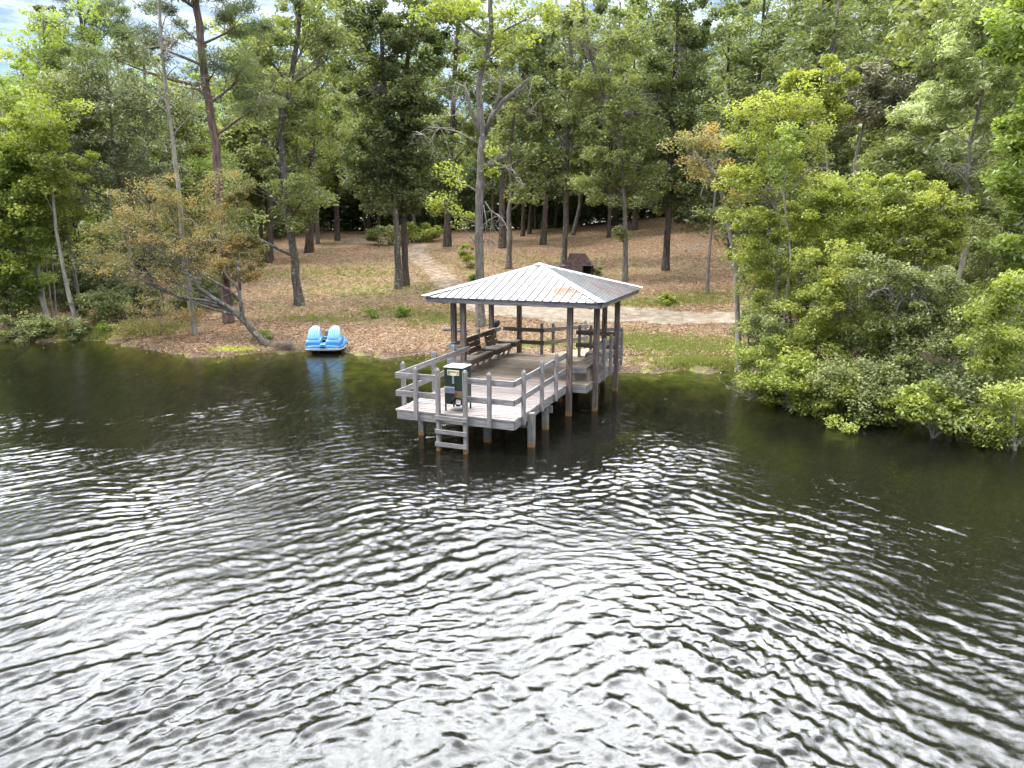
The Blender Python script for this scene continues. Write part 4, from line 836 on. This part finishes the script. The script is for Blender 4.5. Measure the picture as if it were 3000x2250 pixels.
T('magnolia_tree', 'thin trunked olive green tree behind the rusty leaves', (440, 900), [(440, 750), (435, 600), (430, 450), (425, 300), (420, 150)], .2, .08,
  [(470, 500, 90, 70), (560, 480, 80, 70), (440, 380, 100, 70), (560, 380, 80, 60), (500, 300, 90, 60), (600, 560, 80, 70), (560, 620, 80, 60)], 'olive', .13, M['bark_dark'], 68, npc=110, clump=.7, Y=46)
T('bank_tree', 'pine like tree with pale needles hanging at the top left', (300, 860), [(290, 600), (275, 400), (255, 200), (235, 50), (225, -80)], .22, .08,
  [(200, 140, 80, 40), (290, 90, 70, 40), (150, 90, 60, 35), (260, 10, 90, 50), (340, 60, 60, 40), (190, 200, 60, 30)], 'pine', .17, M['bark_dark'], 69, npc=200, thin=.1, clump=.6, asp=.10, Y=45, up=0)
lb = [('dark undergrowth bush at the waterline below the pale trunks', 60, 960, 90, 50, 'olive'), ('green bush at the foot of the forked pale trunk', 200, 965, 50, 40, 'oak'), ('tangled olive bush between the pale trunks and the rusty leaves', 290, 900, 80, 60, 'olive'), ('dark bush behind the pale trunks', 200, 860, 90, 90, 'dark'), ('shaded bush at the far left edge', 30, 890, 80, 70, 'olive'),
      ('dark green thicket below the rusty leaves', 380, 870, 90, 60, 'dark'), ('low shrub under the leaning tree base', 760, 985, 22, 18, 'oak'), ('shaded shrub behind the pine foot', 600, 860, 90, 60, 'dark'), ('olive shrub left of the pine foot', 520, 880, 60, 50, 'olive')]
for i, (l, x, y, rx, ry, lf) in enumerate(lb):
    g = B(x, min(y+ry, 1000)); Yb = max(g.y, 30.5) if i not in (3, 7) else 39
    c = atY(x, y, Yb); k = Yb/FPX; base = Vector((c.x, Yb, hz(c.x, Yb)))
    tree('bush', l, 'bush', [base, base.lerp(c, .6), c+Vector((0, 0, ry*k*.4))], .04, .015, [(c, rx*k, rx*k*.7, ry*k), (c+Vector((rx*k*.4, .3, -.1)), rx*k*.6, rx*k*.5, ry*k*.7)], lf, .06, M['bark_red'], 80+i, npc=120, clump=.32)
# small leafy shrubs on the slope
for i, (x, y, rx, ry, lf, l) in enumerate([(1368, 750, 24, 36, 'lime', 'light green sapling growing left of the broken tree trunk'), (1390, 815, 26, 14, 'lime', 'low green sprout at the roof edge beside the broken tree'), (1745, 795, 22, 20, 'oak', 'small green bush right of the fireplace opening'), (1955, 878, 30, 16, 'lime', 'low grassy shrub left of the slim pale tree'),
                                (1095, 920, 22, 14, 'bright', 'bright fern clump right of the pedal boat'), (1180, 915, 26, 14, 'bright', 'bright fern clump left of the pavilion'), (320, 955, 28, 18, 'bright', 'bright green reeds on the left bank'), (1240, 680, 60, 30, 'lime', 'light undergrowth bush where the path enters the forest'), (1140, 690, 60, 30, 'olive', 'dim undergrowth left of the path end')]):
    g = B(x, y+ry); k = g.y/FPX; c = atY(x, y, g.y)
    tree('bush', l, 'bush', [g, g.lerp(c, .6), c], .03, .01, [(c, rx*k, rx*k*.8, ry*k)], lf, .055 if g.y < 60 else .1, M['bark_red'], 100+i, npc=130, clump=.22 if g.y < 60 else .5)
# --- right bank: the wall of yellow green shrubs
rb = [  # label, base px, Y, trunk px, blobs, leaf, leafsize
 ('yellow green shrub dipping into the water right of the grassy bank', (2280, 1150), 20.6, [(2250, 1060)], [(2250, 1080, 90, 50), (2330, 1110, 80, 60, -.5), (2200, 1040, 45, 30), (2290, 1020, 70, 40), (2400, 1140, 80, 60, -.6)], 'lime', .05),
 ('dark green shrub behind the grassy bank edge', (2190, 1010), 27, [(2180, 960)], [(2180, 940, 35, 40), (2200, 1000, 30, 30), (2220, 900, 40, 45)], 'oak', .06),
 ('round bright green rhododendron hanging over the water', (2740, 1240), 16.9, [(2730, 1190)], [(2700, 1165, 70, 50), (2790, 1180, 80, 55), (2740, 1225, 80, 55, -.4), (2680, 1215, 50, 45, -.3), (2840, 1215, 50, 50, -.3)], 'lime', .062),
 ('olive green shrub over the water between the two bright shrubs', (2500, 1190), 18.6, [(2500, 1140)], [(2480, 1160, 80, 55), (2560, 1160, 60, 60), (2440, 1110, 70, 50), (2540, 1090, 80, 50)], 'olive', .05),
 ('large yellow green shrub in the middle of the right bank', (2480, 1080), 20.5, [(2450, 950), (2440, 850)], [(2380, 880, 100, 60), (2480, 830, 90, 60), (2380, 990, 100, 60), (2500, 960, 100, 70), (2430, 760, 90, 60), (2600, 1000, 90, 70)], 'yellow', .052),
 ('orange tipped tree with pale forked trunk on the left of the shrub wall', (2180, 900), 25.5, [(2170, 750), (2130, 620), (2080, 520), (2040, 440)], [(2010, 430, 60, 45), (2070, 420, 60, 50), (2090, 500, 60, 35), (2030, 490, 45, 30), (2140, 560, 45, 35)], 'orange', .05),
 ('tall yellow green tree topping the shrub wall', (2330, 980), 24, [(2310, 820), (2290, 700), (2270, 560), (2260, 430)], [(2190, 320, 70, 60), (2280, 330, 80, 60), (2360, 300, 70, 50), (2200, 420, 80, 60), (2300, 430, 90, 60), (2390, 400, 70, 60), (2150, 520, 70, 50), (2240, 540, 90, 60), (2350, 520, 80, 60), (2170, 610, 60, 50)], 'yellow', .055),
 ('bright green vine covered trunk inside the yellow tree', (2290, 960), 22.5, [(2300, 750), (2310, 560), (2320, 420)], [(2310, 430, 45, 45), (2300, 500, 40, 40), (2330, 390, 35, 25)], 'bright', .05),
 ('broad yellow green shrub below the tall tree', (2300, 980), 23, [(2290, 850), (2280, 720)], [(2200, 640, 70, 50), (2290, 640, 80, 60), (2190, 720, 70, 55), (2280, 760, 90, 60), (2370, 680, 90, 60), (2250, 850, 80, 60), (2340, 930, 80, 60), (2230, 940, 50, 50)], 'yellow', .052),
 ('mid green shrub with thin stems in the centre of the wall', (2500, 1000), 22, [(2490, 850), (2480, 700)], [(2480, 620, 90, 60), (2560, 560, 80, 60), (2440, 560, 70, 50), (2560, 680, 90, 60), (2480, 720, 80, 60), (2400, 600, 60, 50)], 'lime', .055),
 ('golden green shrub crown right of centre', (2720, 1000), 21.5, [(2720, 850), (2710, 700)], [(2700, 560, 80, 50), (2760, 620, 80, 60), (2660, 640, 80, 60), (2720, 720, 100, 60), (2640, 740, 80, 60), (2800, 720, 70, 60)], 'yellow', .055),
 ('pale olive shrub with bare grey twigs under the golden crown', (2640, 1080), 19.5, [(2640, 950), (2640, 850)], [(2560, 800, 80, 60), (2650, 830, 90, 60), (2740, 820, 90, 60), (2600, 910, 90, 60), (2700, 930, 100, 60), (2780, 900, 70, 60)], 'olive', .05),
 ('dark green shrub above the bright rhododendron', (2780, 1150), 18.5, [(2780, 1050)], [(2700, 1040, 90, 60), (2800, 1030, 90, 60), (2640, 1080, 60, 60), (2870, 1080, 70, 60), (2760, 1100, 80, 40)], 'oak', .05),
 ('yellow green shrub at the right edge above the water', (2930, 1150), 17.5, [(2930, 1000)], [(2880, 980, 90, 60), (2970, 960, 90, 60), (2910, 880, 90, 60), (2990, 860, 80, 60), (2960, 1060, 90, 60), (2850, 1060, 50, 50)], 'lime', .052),
 ('green shrub at the lower right corner of the bank', (2980, 1260), 15.9, [(2985, 1180)], [(2990, 1180, 60, 50), (3010, 1260, 50, 50), (2960, 1130, 60, 40), (3040, 1200, 60, 70)], 'lime', .05),
 ('light leaved magnolia with pale forked trunk at upper right', (2795, 1000), 24.5, [(2800, 850), (2820, 680), (2845, 560), (2850, 420), (2860, 280), (2880, 100), (2890, -40)], [(2720, 330, 80, 40), (2800, 260, 90, 50), (2900, 340, 100, 50), (2760, 180, 80, 50), (2900, 200, 100, 60), (2830, 110, 90, 50), (2960, 90, 90, 60), (2880, 20, 100, 50), (2760, 420, 60, 35), (2940, 450, 80, 50), (2660, 390, 50, 25), (2980, 260, 80, 60), (2870, 500, 60, 35)], 'magnolia', .105),
 ('bronze leaved magnolia between the yellow tree and the pale magnolia', (2520, 950), 29, [(2515, 700), (2520, 480), (2540, 350), (2545, 250)], [(2530, 240, 70, 40), (2600, 260, 70, 40), (2470, 300, 60, 35), (2540, 330, 80, 40), (2630, 330, 60, 40), (2440, 350, 50, 30), (2560, 190, 40, 25)], 'bronze', .12),
 ('broad leaved vine covered tree at the right edge', (3020, 1000), 21, [(3030, 700), (3020, 450), (3010, 250)], [(2980, 480, 70, 60), (3020, 400, 80, 70), (2960, 580, 60, 50), (3020, 620, 70, 70), (2980, 700, 60, 60), (3010, 780, 70, 70), (2990, 330, 60, 50), (2950, 150, 60, 60), (3020, 200, 80, 80), (3000, 60, 80, 60)], 'bright', .085),
 ('deep green shrub filling the shade behind the golden crown', (2850, 900), 25, [(2850, 750)], [(2850, 620, 90, 60), (2920, 700, 80, 70), (2860, 780, 80, 70), (2930, 820, 80, 60), (2620, 480, 90, 50), (2700, 500, 80, 40)], 'oak', .07),
 ('yellow tipped tall sapling above the shrub wall', (2420, 950), 27, [(2420, 600), (2430, 400), (2435, 250)], [(2420, 220, 50, 40), (2380, 280, 60, 35), (2480, 250, 40, 25), (2330, 250, 45, 30), (2450, 330, 50, 40)], 'yellow', .075),
]
for i, (l, base, Yb, tp, bl, lf, ls) in enumerate(rb):
    b = atY(base[0], base[1], Yb); b.z = max(hz(b.x, Yb), -.1)
    big = i in (15, 16, 17, 6, 5)
    tree('shrub' if len(bl) < 9 and not big else 'shrub_tree', l, 'shrub' if not big else 'tree', pathat(Yb, b, [(x_+20*math.sin(i*2.1+j_*1.9), y_) for j_, (x_, y_) in enumerate(tp)]), .10 if big and i != 6 else .045, .04 if big else .02, blobpx(Yb, bl), lf, ls*.88, M['bark_pale'], 200+i,
         npc=(140 if big else 190), clump=.33 if not big else .38, dens=1.0 if lf != 'magnolia' else .85, asp=.5 if lf not in ('magnolia', 'bronze') else .28, ztrim=.12)

# shrubs filling the wall, nearer ones lower
fl = [(2285, 1130, 20.3, 'lime', 'light leaved shrub spilling onto the water nearest the grassy bank'), (2385, 1160, 19.3, 'lime', 'light leaved shrub spilling onto the water, second from the grassy bank'), (2480, 1185, 18.6, 'yellow', 'yellow tipped shrub spilling onto the water, third from the grassy bank'),
      (2570, 1205, 18.0, 'lime', 'light leaved shrub spilling onto the water left of the round rhododendron'), (2900, 1255, 16.2, 'lime', 'light leaved shrub spilling onto the water right of the round rhododendron'), (2330, 1090, 19.6, 'lime', 'small light shrub at the water left of centre'), (2440, 1140, 18.9, 'yellow', 'yellowish shrub touching the water beside twig tangles'), (2560, 1160, 18.2, 'olive', 'dull shrub with grey stems over the dark gap in the bank'),
      (2640, 1130, 18.4, 'oak', 'dark shrub left of the round rhododendron'), (2820, 1140, 17.4, 'oak', 'shaded shrub right behind the round rhododendron'), (2900, 1180, 16.8, 'olive', 'olive shrub between the rhododendron and the right edge'),
      (2300, 1010, 21.4, 'oak', 'green shrub low behind the water edge shrubs'), (2420, 1030, 20.4, 'lime', 'light green shrub in the second row near the water'), (2540, 1040, 19.9, 'oak', 'shaded shrub in the second row near the centre'),
      (2660, 1010, 20.0, 'yellow', 'yellowish shrub in the second row right of centre'), (2800, 960, 20.2, 'lime', 'light shrub below the pale magnolia'), (2900, 980, 19.4, 'oak', 'dark shrub in the second row near the right edge'),
      (2360, 900, 22.6, 'lime', 'tall light shrub in the third row, left part'), (2500, 900, 22.0, 'oak', 'tall green shrub in the third row, middle part'), (2600, 860, 22.4, 'lime', 'tall shrub with fresh leaves under the pale olive one'), (2880, 860, 21.2, 'yellow', 'tall yellowish shrub in the third row, right part'),
      (2350, 780, 24.2, 'oak', 'green shrub behind the tall yellow tree'), (2560, 740, 24.0, 'oak', 'green shrub high in the middle of the wall'), (2640, 640, 25.0, 'lime', 'light shrub beneath the bronze magnolia'), (2900, 740, 22.6, 'olive', 'dull shrub right of the golden crown'), (2430, 680, 25.0, 'yellow', 'yellowish shrub under the tall sapling'),
      (2230, 800, 25.0, 'olive', 'thin leaved shrub behind the orange tipped tree')]
for i, (x, y, Yb, lf, l) in enumerate(fl):
    rn = random.Random(500+i); c = atY(x, y, Yb); b = Vector((c.x+.2, Yb+.4, max(hz(c.x, Yb+.4), -.1)))
    if b.z > c.z-.3: b.z = c.z-.5
    bl = [(x, y, 75, 55)]+[(x+rn.uniform(-75, 75), y+rn.uniform(-55, 60), rn.uniform(40, 65), rn.uniform(30, 50), rn.uniform(-.5, .6)) for _ in range(4)]
    tree('shrub', l, 'shrub', [b, b.lerp(c, .5), c], .045, .02, blobpx(Yb, bl), lf, .045, M['bark_pale'], 500+i, npc=170, clump=.34, ztrim=.12)
for i, (x, y, Yb, h, r, n, l) in enumerate([(2930, 1270, 16.3, 1.3, .9, 60, 'bare grey twiggy bush at the waterline near the right edge'), (2240, 1140, 20.8, .9, 1.0, 50, 'bare brown twigs under the yellow green shrub at the water'), (2380, 1180, 19.4, .8, .9, 50, 'tangled bare twigs touching the water below the shrub wall'), (2620, 1200, 18.0, 1.2, 1.0, 60, 'bare twig tangle in the dark gap beside the round rhododendron'), (2900, 900, 22, 3.0, 1.6, 60, 'tall bare grey branches between shrubs at far right')]):
    b = atY(x, y, Yb); b.z = .05 if i != 4 else hz(b.x, Yb); twig_bush('twig_bush', l, b, h*.8, r*1.1, int(n*.6), 300+i)
# grey leafless sprays: branches of the trees they grow from
def spray(word, x, y, ax, ay, n=14, seed=0, sz=1.0):
    root = next(o for o in bpy.data.objects if o.parent is None and word in str(o.get('label', '')))
    rn = random.Random(700+seed); Yb = root.location.y; k = Yb/FPX; o_ = root.location; A = atY(ax, ay, Yb)-o_; c = atY(x, y, Yb-.4)-o_; mb = MB()
    spine = bez(A, A.lerp(c, .5)+Vector((0, 0, .3)), c, 6); w = .0105*Yb/20; mb.tube(spine, [w*4, w*3.4, w*3, w*2.5, w*2, w*1.4], 5, False)
    for j in range(n):
        a = spine[rn.randrange(2, 6)]; d = Vector((rn.uniform(-1, 1), rn.uniform(-.6, .6), rn.uniform(-.45, .6)))*rn.uniform(50, 120)*k*sz; m_ = a+d*.5+Vector((0, 0, rn.uniform(-.1, .3))); e = a+d-Vector((0, 0, rn.uniform(0, .4)))
        ln = bez(a, m_, e, 5); mb.tube(ln, [w*1.5, w*1.1, w*.9, w*.7, w*.35], 4, False)
        for q_ in range(6):
            f = ln[rn.randrange(1, 5)]; h = f+Vector((rn.uniform(-1, 1), rn.uniform(-.6, .6), rn.uniform(-.7, .5)))*36*k*sz; mb.tube([f, f.lerp(h, .5)+Vector((0, 0, rn.uniform(-.08, .08))), h], [w*.6, w*.45, w*.2], 3, False)
    mb.build('bare_branch', M['bark_pale'], root)
for i, a in enumerate([('leafy shoot low', 1740, 290, 1775, 300), ('leafy shoot low', 1860, 330, 1800, 350), ('leafy shoot low', 1700, 130, 1725, 170), ('bent grey tree behind the broken', 1560, 330, 1505, 330), ('bent grey tree behind the broken', 1470, 250, 1502, 260), ('left one of the close pair', 1110, 260, 1128, 300),
                       ('near black oak trunk', 2010, 150, 1982, 200), ('near black oak trunk', 1930, 280, 1972, 300), ('grey green evergreen', 330, 480, 345, 520), ('grey green evergreen', 430, 560, 372, 600), ('reddish pine trunk', 560, 260, 606, 290), ('thin pale trunk rising left', 520, 120, 472, 160), ('leaning grey oak', 760, 280, 826, 320), ('leaning grey oak', 900, 200, 850, 250),
                       ('golden green shrub', 2640, 700, 2715, 760, 14, 0, .6), ('pale olive shrub with bare', 2700, 880, 2640, 900, 16, 0, .7), ('pale olive shrub with bare', 2580, 850, 2640, 880, 14, 0, .7), ('large yellow green shrub', 2460, 900, 2450, 950, 12, 0, .6), ('pale forked trunk on the left', 2060, 470, 2100, 560, 12, 0, .8), ('light leaved magnolia', 2760, 480, 2845, 560, 12, 0, .9), ('light leaved magnolia', 2930, 420, 2850, 480, 12, 0, .9), ('tall yellow green tree topping', 2210, 560, 2275, 620, 12, 0, .8), ('tall yellow green tree topping', 2390, 500, 2270, 600, 12, 0, .8)]):
    spray(*(list(a[:5])+[a[5] if len(a) > 5 else 14, i, a[7] if len(a) > 7 else 1.0]))
g = ground(825, 1028); twig_bush('brush_pile', 'low pile of dead brown brush at the foot of the leaning tree', Vector((g.x, g.y, g.z)), .28, .75, 50, 333, col='bark_red')
# --- forest behind: kinds built once, then copied
kinds = []
for k in range(8):
    rn = random.Random(900+k); Hh = [22, 24, 20, 23, 18, 25, 21, 19][k]; tr = [Vector((0, 0, 0)), Vector((rn.uniform(-.3, .3), 0, Hh*.3)), Vector((rn.uniform(-.6, .6), rn.uniform(-.4, .4), Hh*.6)), Vector((rn.uniform(-1, 1), 0, Hh*.95))]
    bl = []
    for j in range(15):
        t = .26+.74*j/14; zc = Hh*t; R_b = [2.6, 2.9, 2.5, 2.4, 2.9, 2.3, 2.7, 2.8][k]*(1.15-.45*abs(t-.55)/.45); a = j*2.4+rn.random(); rr_ = R_b*rn.uniform(.5, 1.0)
        bl.append((Vector((math.cos(a)*rr_, math.sin(a)*rr_, zc)), R_b*rn.uniform(.7, .95), R_b*rn.uniform(.7, .95), R_b*rn.uniform(.45, .6)))
    kinds.append(dict(tr=tr, bl=bl, leaf=['oak', 'dark', 'bright', 'oak', 'olive', 'dark', 'lime', 'grey'][k], seed=900+k, bark=['bark_dark', 'bark_dark', 'bark_grey', 'bark_spot', 'bark_dark', 'bark_grey', 'bark_dark', 'bark_spot'][k], r=[.26, .3, .2, .28, .2, .3, .22, .2][k]))
glabel = {'oak': 'tall mid green tree in the forest behind the clearing', 'dark': 'tall dark green tree in the forest behind the clearing', 'bright': 'tall bright spring green tree in the forest behind the clearing', 'olive': 'tall dull olive tree in the forest behind the clearing', 'lime': 'tall light green tree in the forest behind the clearing', 'grey': 'tall grey green tree in the forest behind the clearing'}
spots = []
rn = random.Random(42)
for row, (Y0, X0, X1, st) in enumerate([(80, -46, 46, 6.2), (86, -62, 60, 6.4), (93, -68, 66, 6.8), (101, -74, 72, 7.4), (111, -82, 80, 8.5)]):
    x = X0
    while x < X1:
        spots.append((x+rn.uniform(-1.8, 1.8), Y0+rn.uniform(-2.5, 2.5), 1)); x += st
for x, y in [(-26, 44), (-31, 41), (-36, 46), (-22, 50), (-28, 52), (-34, 55), (-40, 52), (-19, 58), (-25, 62), (-32, 64), (-40, 62), (-18, 68), (-26, 72), (-34, 74), (-44, 70), (-50, 60), (-14, 76), (-48, 50), (-42, 42), (-50, 78), (-24, 38.5),
             (19, 34), (22, 40), (17, 43), (25, 46), (21, 52), (28, 36), (30, 50), (24, 58), (30, 62), (34, 44), (27, 68), (33, 72), (38, 56), (40, 66), (19, 61), (22, 73), (26, 30), (31, 28), (36, 34), (18, 28)]:
    spots.append((x+rn.uniform(-1, 1), y+rn.uniform(-1, 1), 0))
protos = {}
for i, (x, y, far_) in enumerate(spots):
    if far_: k = rn.choice([0, 1, 1, 3, 5, 5, 4, 2, 6, 0]) if y < 90 else rn.choice([0, 2, 3, 6, 6, 4])
    elif x < 0: k = rn.choice([2, 6, 4, 7, 0, 2, 6])
    else: k = rn.choice([1, 5, 5, 1, 0, 4])
    g = 'trees of the forest behind the clearing' if far_ else ('trees of the left forest edge' if x < 0 else 'trees of the right forest edge')
    lb_t = glabel[kinds[k]['leaf']]
    if not far_: lb_t = lb_t.replace('in the forest behind the clearing', 'in the forest on the left bank' if x < 0 else 'in the forest rising behind the right bank')
    sc = rn.uniform(.8, 1.08)*((.86 if x < 8 else 1.0) if far_ else (.62 if x < 0 and y < 50 else .85 if x < 0 else .95)); rz_ = rn.uniform(0, 6.28)
    g = g+', '+lb_t.split(' tree')[0]
    z = hz(x, y)
    if k not in protos:
        K = kinds[k]; o = tree('forest_tree', lb_t, 'tree', K['tr'], K['r'], .08, K['bl'], K['leaf'], .17, M[K['bark']], K['seed'], npc=105, clump=.95, dens=1.1, thin=.5, group=g, nside=7)
        o.location = (x, y, z); o.rotation_euler = (0, 0, rz_); o.scale = (sc, sc, sc); protos[k] = o
    else: copytree(protos[k], (x, y, z), rz_, (sc, sc, sc*rn.uniform(.93, 1.05)), lb_t, g)
# thicket under the far trees: a mass nobody could count
rs = np.random.RandomState(77); n = 3800
cx_ = rs.uniform(-70, 62, n); cy_ = 82+30*rs.rand(n)**1.7; left = rs.rand(n) < .22; cx_[left] = rs.uniform(-55, -23, left.sum()); cy_[left] = rs.uniform(40, 84, left.sum())
right = (~left) & (rs.rand(n) < .2); cx_[right] = rs.uniform(17, 45, right.sum()); cy_[right] = rs.uniform(26, 84, right.sum())
hc = hfun(cx_, cy_); up_ = np.where(left | right, rs.uniform(.3, 2.5, n), rs.uniform(.3, 6.5, n))
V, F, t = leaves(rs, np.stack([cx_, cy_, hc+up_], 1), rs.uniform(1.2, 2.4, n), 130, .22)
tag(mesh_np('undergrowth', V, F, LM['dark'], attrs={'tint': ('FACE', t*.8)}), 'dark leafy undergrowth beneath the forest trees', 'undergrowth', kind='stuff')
# --- fallen leaves, grass
rs = np.random.RandomState(78); xx = rs.uniform(-24, 9.5, 60000); yy = rs.uniform(24.2, 34, 60000); s_ = shore_dist(xx, yy); zz_ = hfun(xx, yy)
pr = np.where(s_ > 0, np.exp(-s_/.8)*.9, np.exp(s_/.9)*.035*(1+np.sin(xx*3)*np.sin(yy*2+xx))); k_ = rs.rand(60000) < pr; xx, yy, zz_ = xx[k_], yy[k_], np.maximum(zz_[k_], .004)
V, F, t = leaves(rs, np.stack([xx, yy, zz_+.03*(zz_ > .01)+.012], 1), np.where(zz_ > .01, .07, .01), 1, .036, .55, 1.8)
tag(mesh_np('shore_debris', V, F, LM['litter'], attrs={'tint': ('FACE', rs.rand(len(F)))}), 'dead leaves washed together along the water edge and floating beside it', 'leaf debris', kind='stuff')
n = 70000; px_ = rs.uniform(150, 2350, n); yy = 27+38*rs.rand(n)**1.7; dd = (px_-1500)/FPX; xx = dd*yy*1.02
s_ = shore_dist(xx, yy); k_ = (s_ > .02)
pm_ = seg_mask(p_main, xx, yy, .3); k_ &= (rs.rand(n) > pm_*.93); xx, yy = xx[k_], yy[k_]; zz_ = hfun(xx, yy)
V, F, t = leaves(rs, np.stack([xx, yy, zz_+.035], 1), np.full(len(xx), .06), 1, .042, .6, 1.5)
tag(mesh_np('leaf_litter', V, F, LM['litter'], attrs={'tint': ('FACE', rs.rand(len(F)))}), 'brown fallen leaves spread over the bank and slope', 'leaf litter', kind='stuff')
n = 1500; b = [atY(x_, 1050, 28) for x_ in (0,)]
gx, gy, gt, gh_ = [], [], [], []
for px, py, rx, ry, m_n, h_ in [(2030, 1020, 3.0, 2.4, 1500, .10), (1900, 1000, 2, 2.2, 900, .09), (2070, 1062, 1.8, .7, 500, .13), (1140, 915, 3, 1.5, 190, .12), (1290, 930, 1.8, 1, 120, .11), (930, 935, 2.4, .8, 190, .11), (1600, 1010, 2.5, 1, 320, .10), (330, 975, 2.2, .9, 500, .24), (410, 965, 1.8, .9, 260, .16), (1100, 850, 6, 3, 380, .12), (950, 800, 8, 4, 420, .13), (1930, 885, 4, 1.3, 380, .13), (2050, 870, 3, 2, 260, .13), (1300, 940, 2.0, 1.5, 200, .14), (100, 985, 4, 1, 300, .16), (1600, 780, 10, 5, 300, .14)]:
    c = ground(px, py); x_ = c.x+rs.randn(m_n)*rx*.55; y_ = c.y+rs.randn(m_n)*ry*.55; gx.append(x_); gy.append(y_); gh_.append(np.full(m_n, h_)); gt.append(np.full(m_n, rs.rand()*.3))
gx, gy, gh_ = map(np.concatenate, (gx, gy, gh_)); ok = (shore_dist(gx, gy) > .1) & (seg_mask(p_main, gx, gy, .3) < .4); gx, gy, gh_ = gx[ok], gy[ok], gh_[ok]; gz_ = hfun(gx, gy)
nb = 14; m_ = len(gx)*nb; ci = np.repeat(np.arange(len(gx)), nb); bx_ = gx[ci]+rs.randn(m_)*.07; by_ = gy[ci]+rs.randn(m_)*.07; ht = gh_[ci]*rs.uniform(.5, 1.3, m_); an = rs.uniform(0, 6.28, m_)
wd_ = .008+.004*rs.rand(m_); dx_, dy_ = np.cos(an)*wd_, np.sin(an)*wd_; lx, ly = rs.randn(m_)*ht*.35, rs.randn(m_)*ht*.35; z0_ = gz_[ci]-.02
V = np.stack([np.stack([bx_-dx_, by_-dy_, z0_], 1), np.stack([bx_+dx_, by_+dy_, z0_], 1), np.stack([bx_+dx_*.3+lx, by_+dy_*.3+ly, z0_+ht], 1), np.stack([bx_-dx_*.3+lx, by_-dy_*.3+ly, z0_+ht], 1)], 1).reshape(-1, 3)
tag(mesh_np('grass', V, np.arange(len(V)).reshape(-1, 4), LM['grass'], attrs={'tint': ('FACE', rs.rand(m_))}), 'tufts of green grass on the bank and slope', 'grass', kind='stuff')
